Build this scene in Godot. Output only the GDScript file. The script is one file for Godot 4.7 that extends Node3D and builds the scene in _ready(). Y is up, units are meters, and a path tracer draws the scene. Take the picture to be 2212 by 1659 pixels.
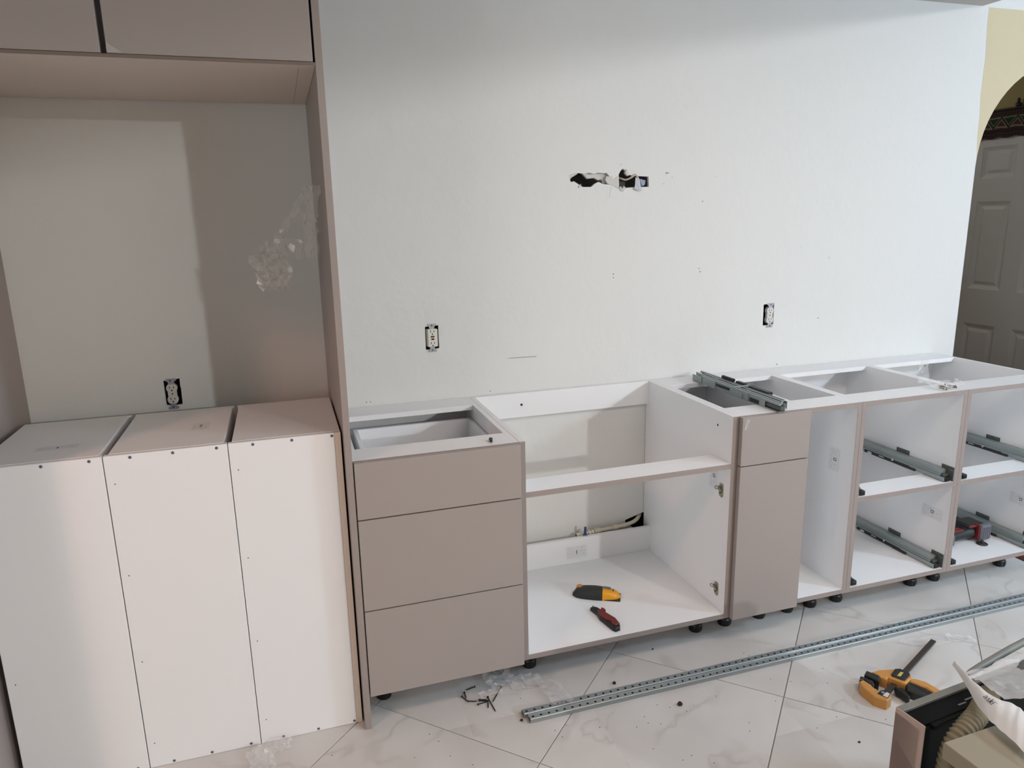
extends Node3D
# A kitchen being fitted: a run of base cabinets without worktop under a patched white wall,
# three spare cabinets standing in a fridge niche on the left, tools and packaging on a tiled floor.
# x runs right along the back wall, y up, z out of the wall towards the camera; metres.

const T := 0.018      # board thickness
const D := 0.61       # cabinet depth
const H := 0.854      # cabinet top
const L := 0.1083     # underside of the cabinet boxes
const ZF := 0.6315    # face of the drawer and door fronts
const XP := 0.5771    # right face of the tall end panel
const CEIL := 2.36
var O := Vector3.ZERO
var rng := RandomNumberGenerator.new()
var M := {}
var numbers := {}
const PLAN := Transform3D(Vector3(1, 0, 0), Vector3(0, 0, 1), Vector3(0, 1, 0), Vector3.ZERO)   # (u, v, h) -> (x, z, height)
const SIDE := Transform3D(Vector3(0, 0, 1), Vector3(0, 1, 0), Vector3(1, 0, 0), Vector3.ZERO)   # (u, v, h) -> (z, y, x)
const FRONT := Transform3D.IDENTITY                                                             # (u, v, h) -> (x, y, z)

func _ready():
	rng.seed = 11
	view_and_light()
	materials()
	room()
	hall()
	kitchen_run()
	niche()
	outlets()
	wall_damage()
	on_the_run()
	on_the_floor()
	appliance()

# ------------------------------------------------------------------ camera, sky, lights, exposure
func view_and_light():
	var cam := Camera3D.new(); cam.name = "camera"
	var yaw := 0.30550; var pitch := -0.22670; var roll := -0.02070
	var f := Vector3(sin(yaw) * cos(pitch), sin(pitch), -cos(yaw) * cos(pitch))
	var r0 := Vector3(cos(yaw), 0, sin(yaw)); var u0 := r0.cross(f)
	var r := r0 * cos(roll) + u0 * sin(roll); var u := u0 * cos(roll) - r0 * sin(roll)
	cam.transform = Transform3D(Basis(r, u, -f), Vector3(0.43118, 1.51546, 2.59186))
	cam.fov = 56.1268; cam.near = 0.02; cam.far = 60.0
	add_child(cam); cam.current = true
	var e := Environment.new()
	e.background_mode = Environment.BG_SKY
	var sk := ProceduralSkyMaterial.new()
	sk.sky_top_color = Color(0.50, 0.64, 0.86); sk.sky_horizon_color = Color(0.80, 0.86, 0.93)
	sk.ground_bottom_color = Color(0.35, 0.36, 0.34); sk.ground_horizon_color = Color(0.62, 0.64, 0.64)
	sk.sky_energy_multiplier = 1.0
	e.sky = Sky.new(); e.sky.sky_material = sk
	e.tonemap_mode = Environment.TONE_MAPPER_LINEAR
	e.tonemap_exposure = 1.0
	e.sdfgi_enabled = true; e.ssao_enabled = true; e.ssil_enabled = true
	var we := WorldEnvironment.new(); we.name = "environment"; we.environment = e; add_child(we)
	# unseen right-hand window, placed to give cool daylight from the next room
	area_light("unseen_window_daylight", Vector3(6.40, 1.25, 2.6), Vector3(-1, 0, 0), Vector2(3.2, 2.1), Color(0.80, 0.90, 1.0), 0.40)
	area_light("unseen_left_window_daylight", Vector3(-3.85, 1.3, 5.0), Vector3(1, 0, 0), Vector2(2.4, 2.0), Color(1.0, 1.0, 0.99), 1.4)  # unseen left-hand window, placed to light the surfaces that face left
	area_light("unseen_panel_light", Vector3(2.1, 2.325, 1.9), Vector3(0, -1, 0), Vector2(1.2, 0.6), Color(0.98, 0.975, 0.97), 1.85)  # unseen ceiling panel, placed to light the floor and cabinets from above
	# the cool ceiling lamp at the far end of the next room (sharp shadows from the right)
	var far := OmniLight3D.new(); far.name = "far_lamp_light"; far.position = Vector3(5.05, 2.635, 8.1)
	far.light_color = Color(0.98, 0.99, 1.0); far.light_energy = 15.0; far.omni_range = 14.0; far.omni_attenuation = 2.0
	far.light_size = 0.09; far.shadow_enabled = true; add_child(far)
	# the warm downlight in the room on the left, beyond the end of the niche wall
	var warm := SpotLight3D.new(); warm.name = "warm_downlight_beam"; warm.position = Vector3(-1.20, 2.325, 1.82)
	warm.rotation_degrees = Vector3(-90, 0, 0); warm.light_color = Color(1.0, 0.73, 0.60); warm.light_energy = 1.2
	warm.spot_angle = 67.0; warm.spot_angle_attenuation = 0.12; warm.spot_range = 9.0; warm.spot_attenuation = 2.0
	warm.light_size = 0.06; warm.shadow_enabled = true; add_child(warm)
	# unseen cool pendant in the next room, placed to light the right-hand cabinets
	var unseen_pendant := OmniLight3D.new(); unseen_pendant.name = "unseen_pendant_light"; unseen_pendant.position = Vector3(4.5, 2.12, 2.6)
	unseen_pendant.light_color = Color(0.80, 0.906, 1.0); unseen_pendant.light_energy = 3.5; unseen_pendant.omni_range = 9.0; unseen_pendant.omni_attenuation = 2.0
	unseen_pendant.light_size = 0.16; unseen_pendant.shadow_enabled = true; add_child(unseen_pendant)
	# added dim fill lamp that brightens the hall door behind the arch
	var hl := OmniLight3D.new(); hl.name = "added_hall_light"; hl.position = Vector3(3.75, 2.25, -1.55)
	hl.light_color = Color(0.97, 0.985, 1.0); hl.light_energy = 0.17; hl.omni_range = 5.0; hl.omni_attenuation = 2.0
	hl.light_size = 0.08; hl.shadow_enabled = true; add_child(hl)

func area_light(called: String, at: Vector3, towards: Vector3, size: Vector2, c: Color, energy: float):
	var a := AreaLight3D.new(); a.name = called
	add_child(a)
	a.look_at_from_position(at, at + towards, Vector3.UP if absf(towards.y) < 0.9 else Vector3.BACK)
	a.area_size = size; a.light_color = c; a.light_energy = energy; a.area_normalize_energy = false
	a.area_range = 14.0; a.area_attenuation = 2.0
	a.shadow_enabled = true

# ------------------------------------------------------------------ materials
func mat(key: String, c: Color, rough := 0.5, metal := 0.0) -> StandardMaterial3D:
	var m := StandardMaterial3D.new()
	m.resource_name = key; m.albedo_color = c; m.roughness = rough; m.metallic = metal
	M[key] = m
	return m

func bumpy(m: StandardMaterial3D, freq: float, scale: float, strength: float, sd := 1, amount := 0.3):
	var n := FastNoiseLite.new(); n.seed = sd; n.frequency = freq; n.fractal_octaves = 4
	var t := NoiseTexture2D.new(); t.width = 512; t.height = 512; t.seamless = true; t.noise = n
	t.as_normal_map = true; t.bump_strength = strength
	m.normal_enabled = true; m.normal_texture = t; m.normal_scale = amount
	m.uv1_triplanar = true; m.uv1_world_triplanar = true; m.uv1_scale = Vector3.ONE * scale

func clear_film(key: String, c: Color, a: float, rough: float) -> StandardMaterial3D:
	var m := mat(key, Color(c.r, c.g, c.b, a), rough)
	m.transparency = BaseMaterial3D.TRANSPARENCY_ALPHA
	m.cull_mode = BaseMaterial3D.CULL_DISABLED
	return m

func materials():
	bumpy(mat("wall_paint", Color(0.865, 0.865, 0.855), 0.75), 0.012, 1.1, 5.0, 3, 0.22)
	bumpy(mat("yellow_paint", Color(0.81, 0.76, 0.635), 0.75), 0.02, 1.1, 4.0, 4, 0.10)
	mat("hall_paint", Color(0.62, 0.56, 0.38), 0.8)
	mat("unseen_wall_tan", Color(0.66, 0.60, 0.50), 0.85)  # for unseen walls, kept darker to cut the bounced light
	mat("ceiling_paint", Color(0.78, 0.77, 0.75), 0.9)
	mat("gypsum", Color(0.80, 0.79, 0.77), 0.95)
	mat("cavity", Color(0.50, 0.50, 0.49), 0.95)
	mat("white_board", Color(0.925, 0.925, 0.93), 0.42)
	bumpy(mat("beige_front", Color(0.625, 0.588, 0.57), 0.5), 0.25, 3.0, 2.0, 8, 0.05)
	mat("beige_band", Color(0.60, 0.555, 0.535), 0.5)
	mat("beige_bounce", Color(0.87, 0.82, 0.775), 0.5)  # lightened to stand in for bounce light on the cabinet underside
	mat("dark_band", Color(0.47, 0.41, 0.37), 0.5)
	mat("cream_band", Color(0.90, 0.84, 0.785), 0.5)
	mat("black_plastic", Color(0.035, 0.036, 0.038), 0.42)
	mat("dark_plastic", Color(0.13, 0.135, 0.135), 0.5)
	mat("grey_steel", Color(0.60, 0.635, 0.635), 0.42, 0.35)
	mat("dark_steel", Color(0.36, 0.375, 0.37), 0.45, 0.35)
	mat("zinc", Color(0.66, 0.685, 0.69), 0.36, 0.7)
	mat("nickel", Color(0.62, 0.60, 0.53), 0.3, 0.9)
	mat("screw_blue", Color(0.42, 0.46, 0.53), 0.35, 0.8)
	mat("shadow_hole", Color(0.02, 0.02, 0.02), 0.9)  # near-black stands in for the shade inside slots, gaps and openings
	mat("receptacle_white", Color(0.83, 0.82, 0.80), 0.35)
	mat("receptacle_cream", Color(0.87, 0.865, 0.815), 0.35)
	mat("red_button", Color(0.42, 0.10, 0.11), 0.4)
	mat("yoke_steel", Color(0.66, 0.66, 0.70), 0.4, 0.6)
	mat("pipe_cream", Color(0.78, 0.76, 0.68), 0.45)
	mat("valve_blue", Color(0.13, 0.22, 0.42), 0.4)
	mat("paper", Color(0.78, 0.79, 0.82), 0.8)
	mat("paper_blue", Color(0.58, 0.62, 0.70), 0.8)
	mat("cable_cream", Color(0.77, 0.72, 0.63), 0.6)
	mat("clamp_yellow", Color(0.78, 0.56, 0.29), 0.42)
	mat("stud_yellow", Color(0.88, 0.60, 0.10), 0.32)
	mat("orange_knob", Color(0.80, 0.48, 0.16), 0.35)
	mat("window_grey", Color(0.42, 0.39, 0.36), 0.3)
	bumpy(mat("bar_steel", Color(0.30, 0.275, 0.25), 0.5, 0.6), 0.3, 8.0, 4.0, 6, 0.2)
	mat("yellow_label", Color(0.80, 0.72, 0.34), 0.5)
	mat("knife_red", Color(0.42, 0.09, 0.085), 0.42)
	mat("tool_red", Color(0.45, 0.12, 0.11), 0.5)
	mat("blade", Color(0.68, 0.68, 0.68), 0.3, 0.8)
	mat("battery_grey", Color(0.40, 0.41, 0.45), 0.5)
	bumpy(mat("rust_screw", Color(0.11, 0.095, 0.085), 0.6, 0.4), 0.3, 12.0, 4.0, 7, 0.3)
	mat("green_screw", Color(0.10, 0.12, 0.105), 0.5, 0.4)
	mat("brass_screw", Color(0.50, 0.43, 0.35), 0.4, 0.6)
	bumpy(mat("crumb", Color(0.25, 0.16, 0.10), 0.9), 0.3, 20.0, 6.0, 9, 0.6)
	bumpy(mat("stainless", Color(0.73, 0.65, 0.61), 0.45, 0.2), 0.05, 3.0, 5.0, 12, 0.15)
	mat("rim_grey", Color(0.50, 0.50, 0.47), 0.5, 0.2)
	mat("appliance_black", Color(0.035, 0.042, 0.037), 0.6).metallic_specular = 0.25
	mat("appliance_green", Color(0.10, 0.13, 0.11), 0.4)
	mat("hose_beige", Color(0.50, 0.47, 0.38), 0.6)
	mat("carton_beige", Color(0.58, 0.55, 0.48), 0.75)
	mat("door_paint", Color(0.77, 0.77, 0.77), 0.55)
	mat("wood_floor", Color(0.30, 0.12, 0.08), 0.4)
	mat("grout", Color(0.60, 0.565, 0.54), 0.95)
	mat("ink", Color(0.25, 0.24, 0.28), 0.9)
	var foam := mat("white_foil", Color(0.83, 0.83, 0.83), 0.5); foam.backlight_enabled = true; foam.backlight = Color(0.25, 0.25, 0.25); foam.cull_mode = BaseMaterial3D.CULL_DISABLED
	clear_film("film", Color(0.95, 0.95, 0.96), 0.26, 0.08)
	clear_film("film_milky", Color(0.92, 0.90, 0.88), 0.16, 0.22)
	clear_film("bag_clear", Color(0.92, 0.92, 0.93), 0.42, 0.2)
	var glass := clear_film("pane", Color(0.9, 0.95, 0.95), 0.08, 0.02)
	glass.metallic = 0.0
	var lamp := mat("lamp_glow", Color(1, 1, 1), 0.5); lamp.emission_enabled = true; lamp.emission = Color(0.98, 0.99, 1.0); lamp.emission_energy_multiplier = 2.0
	var lamp2 := mat("warm_glow", Color(1, 0.9, 0.8), 0.5); lamp2.emission_enabled = true; lamp2.emission = Color(1.0, 0.78, 0.6); lamp2.emission_energy_multiplier = 2.0
	marble()
	for k in 3: printed("print_%d" % k, k)
	valance_cloth()

func marble():
	var n := 640
	var img := Image.create(n, n, false, Image.FORMAT_RGB8)
	var cloud := FastNoiseLite.new(); cloud.seed = 21; cloud.frequency = 0.004; cloud.fractal_octaves = 3
	var vein := FastNoiseLite.new(); vein.seed = 5; vein.frequency = 0.0035; vein.fractal_octaves = 4
	vein.domain_warp_enabled = true; vein.domain_warp_amplitude = 45.0; vein.domain_warp_frequency = 0.006
	for y in n:
		for x in n:
			var px := x * 0.62 + y * 0.5
			var py := (y - x) * 0.28
			var v := absf(vein.get_noise_2d(px, py * 3.2))
			var line := pow(clampf(1.0 - v * 9.0, 0.0, 1.0), 2.0) * clampf(0.5 + cloud.get_noise_2d(y * 1.7, x * 1.7 + 90.0) * 1.6, 0.0, 1.0)
			var c := cloud.get_noise_2d(x, y)
			var a := Color(0.80, 0.788, 0.772).lerp(Color(0.85, 0.845, 0.835), clampf(0.5 + c, 0, 1))
			img.set_pixel(x, y, a.lerp(Color(0.66, 0.635, 0.615), line * 0.38))
	var tex := ImageTexture.create_from_image(img)
	for k in 6:
		var m := mat("marble_%d" % k, Color.WHITE, 0.24)
		m.albedo_texture = tex; m.uv1_triplanar = true
		m.uv1_scale = Vector3(0.8 if k % 2 else -0.8, 0.8, 0.8); m.uv1_offset = Vector3(0.31 * k, 0.17 * k, 0.43 * k)
		m.metallic_specular = 0.42

func printed(key: String, v: int):
	# the faint grey stamp of lines, boxes and small illegible print that the maker puts on a board
	var w := 128; var h := 64
	var img := Image.create(w, h, true, Image.FORMAT_RGBA8)
	img.fill(Color(0.3, 0.29, 0.33, 0.05))
	var ink := Color(0.25, 0.24, 0.28, 0.42)
	var r := RandomNumberGenerator.new(); r.seed = 40 + v
	for k in 3: img.fill_rect(Rect2i(40, 8 + 20 * k, 80, 1), Color(ink, 0.25))
	for k in 4: img.fill_rect(Rect2i(40 + 26 * k, 8, 1, 44), Color(ink, 0.25))
	for k in 9:
		var y := 4 + k * 6
		var x := 6
		while x < 34:
			var l := r.randi_range(2, 5)
			if r.randf() < 0.6: img.fill_rect(Rect2i(x, y, l, 2), Color(ink, 0.35))
			x += l + 2
	for k in 14:
		img.fill_rect(Rect2i(r.randi_range(42, 110), r.randi_range(2, 58), r.randi_range(3, 10), 2), Color(ink, r.randf_range(0.25, 0.5)))
	if v == 0:
		img.fill_rect(Rect2i(62, 22, 4, 20), Color(ink, 0.85))
	else:
		for q in [Rect2i(56, 20, 15, 3), Rect2i(56, 34, 15, 3), Rect2i(56, 20, 3, 16), Rect2i(69, 20, 3, 16)]: img.fill_rect(q, Color(ink, 0.85))
	img.generate_mipmaps()
	var m := mat(key, Color.WHITE, 0.6)
	m.albedo_texture = ImageTexture.create_from_image(img); m.transparency = BaseMaterial3D.TRANSPARENCY_ALPHA

func valance_cloth():
	var w := 480; var h := 96
	var img := Image.create(w, h, false, Image.FORMAT_RGB8)
	for y in h:
		for x in w:
			var c := Color(0.16, 0.075, 0.075)
			if y < 24 or y > 62:
				if (y % 9 < 3) and (x % 9 < 4): c = Color(0.34, 0.27, 0.24)
				if y % 24 < 3: c = Color(0.08, 0.05, 0.05)
			else:
				var ph := fposmod(x / 48.0, 1.0); var zig := absf(ph - 0.5) * 2.0
				var yy := (y - 26) / 34.0
				c = Color(0.44, 0.44, 0.37)
				if absf(yy - zig) < 0.13: c = Color(0.13, 0.12, 0.12)
				elif yy < zig - 0.25 and yy > 0.08: c = Color(0.11, 0.17, 0.10)
				elif yy > zig + 0.3 and yy < 0.9: c = Color(0.30, 0.12, 0.09)
			img.set_pixel(x, y, c)
	mat("valance_cloth", Color.WHITE, 0.9).albedo_texture = ImageTexture.create_from_image(img)

# ------------------------------------------------------------------ shapes
func tool() -> SurfaceTool:
	var s := SurfaceTool.new(); s.begin(Mesh.PRIMITIVE_TRIANGLES); s.set_smooth_group(-1)
	return s

func tri(s: SurfaceTool, a: Vector3, b: Vector3, c: Vector3):
	s.add_vertex(a - O); s.add_vertex(c - O); s.add_vertex(b - O)

func face_n(s: SurfaceTool, p: Array, n: Vector3):   # a convex face that looks along n
	var g: Vector3 = (p[1] - p[0]).cross(p[2] - p[0])
	if g.length_squared() < 1e-20 and p.size() > 3: g = (p[2] - p[0]).cross(p[3] - p[0])
	if g.dot(n) < 0.0: p = p.duplicate(); p.reverse()
	for k in range(1, p.size() - 1): tri(s, p[0], p[k], p[k + 1])

func cbox(s: SurfaceTool, lo: Vector3, hi: Vector3, b := 0.001, xf := Transform3D.IDENTITY):   # a box with chamfered edges
	var c := (lo + hi) / 2.0; var h := (hi - lo) / 2.0
	b = minf(b, minf(h.x, minf(h.y, h.z)) * 0.49)
	var corner := func(sg: Array, axis: int) -> Vector3:
		var p := Vector3.ZERO
		for k in 3: p[k] = c[k] + sg[k] * (h[k] if k == axis else h[k] - b)
		return p
	for axis in 3:
		var i := (axis + 1) % 3; var j := (axis + 2) % 3
		for sg in [-1, 1]:
			var pts := []
			for q in [[-1, -1], [1, -1], [1, 1], [-1, 1]]:
				var g := [0, 0, 0]; g[axis] = sg; g[i] = q[0]; g[j] = q[1]
				pts.append(xf * corner.call(g, axis))
			var n := Vector3.ZERO; n[axis] = sg
			face_n(s, pts, xf.basis * n)
		if b <= 0.0: continue
		for si in [-1, 1]:
			for sj in [-1, 1]:
				var pts := []
				for q in [[-1, i], [1, i], [1, j], [-1, j]]:
					var g := [0, 0, 0]; g[axis] = q[0]; g[i] = si; g[j] = sj
					pts.append(xf * corner.call(g, q[1]))
				var n := Vector3.ZERO; n[i] = si; n[j] = sj
				face_n(s, pts, xf.basis * n)
	if b > 0.0:
		for k in 8:
			var g := [1 if k & 1 else -1, 1 if k & 2 else -1, 1 if k & 4 else -1]
			face_n(s, [xf * corner.call(g, 0), xf * corner.call(g, 1), xf * corner.call(g, 2)], xf.basis * Vector3(g[0], g[1], g[2]))

func ccw(poly: Array) -> PackedVector2Array:
	var p := PackedVector2Array(poly)
	if Geometry2D.is_polygon_clockwise(p): p.reverse()
	return p

func shoelace_ccw(p: PackedVector2Array) -> PackedVector2Array:
	var a := 0.0
	for k in p.size(): a += p[k].cross(p[(k + 1) % p.size()])
	if a < 0.0: p.reverse()
	return p

func inset(p: PackedVector2Array, d: float) -> PackedVector2Array:
	var q := PackedVector2Array()
	var n := p.size()
	for k in n:
		var a := (p[k] - p[(k + n - 1) % n]).normalized(); var b := (p[(k + 1) % n] - p[k]).normalized()
		var na := Vector2(-a.y, a.x); var nb := Vector2(-b.y, b.x)
		var m := na + nb
		q.append(p[k] + m * d / maxf(0.5, 1.0 + na.dot(nb)))
	return q

func cap(s: SurfaceTool, p: PackedVector2Array, h: float, xf: Transform3D, up: float):
	var t := Geometry2D.triangulate_polygon(p)
	for k in range(0, t.size(), 3):
		var v := []
		for j in 3: v.append(xf * Vector3(p[t[k + j]].x, p[t[k + j]].y, h))
		face_n(s, v, xf.basis.z * up)

func wall_strip(s: SurfaceTool, p: PackedVector2Array, q: PackedVector2Array, h0: float, h1: float, xf: Transform3D, out := 1.0):
	for k in p.size():
		var j := (k + 1) % p.size()
		var d := p[j] - p[k]
		var n := Vector3(d.y, -d.x, 0.0) * out
		face_n(s, [xf * Vector3(p[k].x, p[k].y, h0), xf * Vector3(p[j].x, p[j].y, h0), xf * Vector3(q[j].x, q[j].y, h1), xf * Vector3(q[k].x, q[k].y, h1)], xf.basis * n)

func extrude(s: SurfaceTool, poly: Array, h0: float, h1: float, xf := FRONT, bev := 0.0):   # bev rounds the h1 end
	var p := shoelace_ccw(PackedVector2Array(poly))
	if bev > 0.0:
		var q := inset(p, bev); var mid := h1 - bev if h1 > h0 else h1 + bev
		wall_strip(s, p, p, h0, mid, xf); wall_strip(s, p, q, mid, h1, xf)
		cap(s, q, h1, xf, signf(h1 - h0)); cap(s, p, h0, xf, -signf(h1 - h0))
	else:
		wall_strip(s, p, p, h0, h1, xf)
		cap(s, p, h1, xf, signf(h1 - h0)); cap(s, p, h0, xf, -signf(h1 - h0))

func plate(s: SurfaceTool, outline: Array, holes: Array, h0: float, h1: float, xf := FRONT, back := true, rims := true):   # an extruded outline with holes, h1 > h0
	var p := shoelace_ccw(PackedVector2Array(outline))
	var lo := 1e9; var hi := -1e9; var y0 := 1e9; var y1 := -1e9
	for v in p: lo = minf(lo, v.x); hi = maxf(hi, v.x); y0 = minf(y0, v.y); y1 = maxf(y1, v.y)
	var cuts := [lo - 1.0, hi + 1.0]
	var hs := []
	for o in holes:
		var q := shoelace_ccw(PackedVector2Array(o)); var a := 1e9; var b := -1e9
		for v in q: a = minf(a, v.x); b = maxf(b, v.x)
		cuts.append((a + b) / 2.0); hs.append(q)
	cuts.sort()
	for k in cuts.size() - 1:
		if cuts[k + 1] - cuts[k] < 1e-6: continue
		var strip := PackedVector2Array([Vector2(cuts[k], y0 - 1), Vector2(cuts[k + 1], y0 - 1), Vector2(cuts[k + 1], y1 + 1), Vector2(cuts[k], y1 + 1)])
		var pieces := Geometry2D.intersect_polygons(p, strip)
		for q in hs:
			var next: Array[PackedVector2Array] = []
			for piece in pieces: next.append_array(Geometry2D.clip_polygons(piece, q))
			pieces = next
		for piece in pieces:
			cap(s, piece, h1, xf, 1.0)
			if back: cap(s, piece, h0, xf, -1.0)
	if rims:
		wall_strip(s, p, p, h0, h1, xf)
		for q in hs: wall_strip(s, q, q, h0, h1, xf, -1.0)

func circle2(c: Vector2, r: float, n := 10, ry := -1.0) -> Array:
	var a := []
	for k in n: a.append(c + Vector2(cos(TAU * k / n) * r, sin(TAU * k / n) * (r if ry < 0.0 else ry)))
	return a

func lathe(s: SurfaceTool, prof: Array, n := 16, xf := Transform3D.IDENTITY):   # prof: (radius, height) from bottom to top; creases between its segments
	for k in prof.size() - 1:
		s.set_smooth_group(k + 1)
		for j in n:
			var a0 := TAU * j / n; var a1 := TAU * (j + 1) / n
			var ring := func(p: Vector2, a: float) -> Vector3: return xf * Vector3(cos(a) * p.x, p.y, sin(a) * p.x)
			var am := (a0 + a1) / 2.0
			var dr: Vector2 = prof[k + 1] - prof[k]
			var out := xf.basis * Vector3(cos(am) * dr.y, -dr.x, sin(am) * dr.y)
			var pts := []
			if prof[k].x > 1e-6: pts.append_array([ring.call(prof[k], a0), ring.call(prof[k], a1)])
			else: pts.append(ring.call(prof[k], a0))
			if prof[k + 1].x > 1e-6: pts.append_array([ring.call(prof[k + 1], a1), ring.call(prof[k + 1], a0)])
			else: pts.append(ring.call(prof[k + 1], a0))
			if pts.size() > 2: face_n(s, pts, out)
	s.set_smooth_group(-1)

func tube(s: SurfaceTool, pts: Array, r: Array, n := 10):   # r: one radius, or one for each point
	s.set_smooth_group(1)
	var up := Vector3.UP
	if absf((pts[1] - pts[0]).normalized().y) > 0.9: up = Vector3.RIGHT
	var rings := []
	for k in pts.size():
		var t: Vector3 = ((pts[mini(k + 1, pts.size() - 1)] - pts[maxi(k - 1, 0)]) as Vector3).normalized()
		var a := t.cross(up).normalized(); var b := a.cross(t).normalized(); up = b
		var rr: float = r[k] if r.size() > 1 else r[0]
		var ring := []
		for j in n: ring.append(pts[k] + (a * cos(TAU * j / n) + b * sin(TAU * j / n)) * rr)
		rings.append(ring)
	for k in pts.size() - 1:
		for j in n:
			var q := (j + 1) % n
			var mid: Vector3 = (rings[k][j] + rings[k][q] + rings[k + 1][j] + rings[k + 1][q]) / 4.0
			face_n(s, [rings[k][j], rings[k][q], rings[k + 1][q], rings[k + 1][j]], mid - (pts[k] + pts[k + 1]) / 2.0)
	s.set_smooth_group(-1)
	face_n(s, rings[0], pts[0] - pts[1]); face_n(s, rings[-1], pts[-1] - pts[-2])

func curve(pts: Array, steps := 6) -> Array:   # a smooth line through the points
	var out := []
	for k in pts.size() - 1:
		var a: Vector3 = pts[maxi(k - 1, 0)]; var b: Vector3 = pts[k]; var c: Vector3 = pts[k + 1]; var d: Vector3 = pts[mini(k + 2, pts.size() - 1)]
		for j in steps: out.append(b.cubic_interpolate(c, a, d, float(j) / steps))
	out.append(pts[-1])
	return out

func crumple(s: SurfaceTool, c: Array, nu: int, nv: int, amp: float, freq: float, sd: int, floor_y := -1e9):   # a crumpled sheet over four corners
	var nz := FastNoiseLite.new(); nz.seed = sd; nz.frequency = freq; nz.fractal_octaves = 3; nz.noise_type = FastNoiseLite.TYPE_SIMPLEX
	var cel := FastNoiseLite.new(); cel.seed = sd + 5; cel.frequency = freq * 0.9; cel.noise_type = FastNoiseLite.TYPE_CELLULAR; cel.fractal_octaves = 1
	cel.cellular_return_type = FastNoiseLite.RETURN_DISTANCE
	var g := []
	var nrm: Vector3 = (c[1] - c[0]).cross(c[3] - c[0]).normalized()
	for i in nu + 1:
		var row := []
		for j in nv + 1:
			var u := float(i) / nu; var v := float(j) / nv
			var p: Vector3 = (c[0] as Vector3).lerp(c[1], u).lerp((c[3] as Vector3).lerp(c[2], u), v)
			var edge := Vector3(nz.get_noise_2d(i * 9.0, j * 9.0), nz.get_noise_2d(i * 9.0 + 300, j * 9.0), nz.get_noise_2d(i * 9.0, j * 9.0 + 300))
			p += edge * amp * 0.9 + nrm * amp * 1.4 * (cel.get_noise_2d(i * 10.0, j * 10.0) + 0.4)
			p.y = maxf(p.y, floor_y + 0.0006 * (1 + (i + j) % 3))
			row.append(p)
		g.append(row)
	for i in nu:
		for j in nv:
			tri(s, g[i][j], g[i + 1][j], g[i + 1][j + 1]); tri(s, g[i][j], g[i + 1][j + 1], g[i][j + 1])

# ------------------------------------------------------------------ objects
func numbered(called: String) -> String:
	numbers[called] = numbers.get(called, -1) + 1
	return called if numbers[called] == 0 else "%s_%03d" % [called, numbers[called]]

func tag(o: Node, label: String, category: String, group := "") -> Node:
	o.set_meta("label", label); o.set_meta("category", category)
	if group: o.set_meta("group", group)
	return o

func thing(called: String, label: String, category: String, at: Vector3, group := "") -> Node3D:   # its parts are given in world coordinates
	var o := Node3D.new(); o.name = numbered(called); add_child(o); o.position = at; O = at
	return tag(o, label, category, group)

func part(parent: Node, called: String, s: SurfaceTool, m: String, label := "") -> MeshInstance3D:
	s.generate_normals()
	var o := MeshInstance3D.new(); o.name = called; o.mesh = s.commit(); o.material_override = M[m]
	parent.add_child(o, true)
	if label: o.set_meta("label", label)
	return o

func boxpart(parent: Node, called: String, lo: Vector3, hi: Vector3, m: String, b := 0.001, label := "") -> MeshInstance3D:
	var s := tool(); cbox(s, lo, hi, b)
	return part(parent, called, s, m, label)

func struct(called: String, s: SurfaceTool, m: String) -> MeshInstance3D:
	var o := part(self, called, s, m); o.set_meta("kind", "structure")
	return o

func one(called: String, label: String, category: String, s: SurfaceTool, m: String, at: Vector3, group := "") -> MeshInstance3D:   # a thing that is one mesh; O was set to at
	var o := part(self, numbered(called), s, m); o.position = at
	tag(o, label, category, group)
	return o

func stamp(parent: Node, p: Array, m: String):   # a printed rectangle, corners from the top left clockwise as one reads it
	var s := SurfaceTool.new(); s.begin(Mesh.PRIMITIVE_TRIANGLES)
	var n: Vector3 = -(p[1] - p[0]).cross(p[3] - p[0]).normalized()
	var uv := [Vector2(0, 0), Vector2(1, 0), Vector2(1, 1), Vector2(0, 1)]
	for k in [0, 1, 2, 0, 2, 3]:
		s.set_normal(n); s.set_uv(uv[k]); s.add_vertex(p[k] - O)
	var o := MeshInstance3D.new(); o.name = "printed_label"; o.mesh = s.commit(); o.material_override = M[m]
	o.set_meta("label", "faint grey printed stamp")
	parent.add_child(o, true)

func screw_head(parent: Node, at: Vector3, n: Vector3, r: float, m: String, called := "screw"):
	var s := tool()
	var b := Basis(Quaternion(Vector3.UP, n)) if n.dot(Vector3.UP) > -0.999 else Basis(Vector3.RIGHT, PI)
	lathe(s, [Vector2(r, -0.001), Vector2(r, 0.0004), Vector2(r * 0.8, 0.0011), Vector2(r * 0.35, 0.0009), Vector2(0, 0.0002)], 10, Transform3D(b, at))
	part(parent, called, s, m)

# ------------------------------------------------------------------ the room
func arch_outline(x0: float, x1: float, top: float) -> Array:
	var p := [Vector2(x0, -0.5)]
	var c := Vector2((x0 + x1) / 2.0, 1.70); var r := (x1 - x0) / 2.0
	for k in 29: p.append(c + Vector2(-cos(PI * k / 28.0), sin(PI * k / 28.0)) * r)
	p.append(Vector2(x1, -0.5))
	return p

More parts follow.
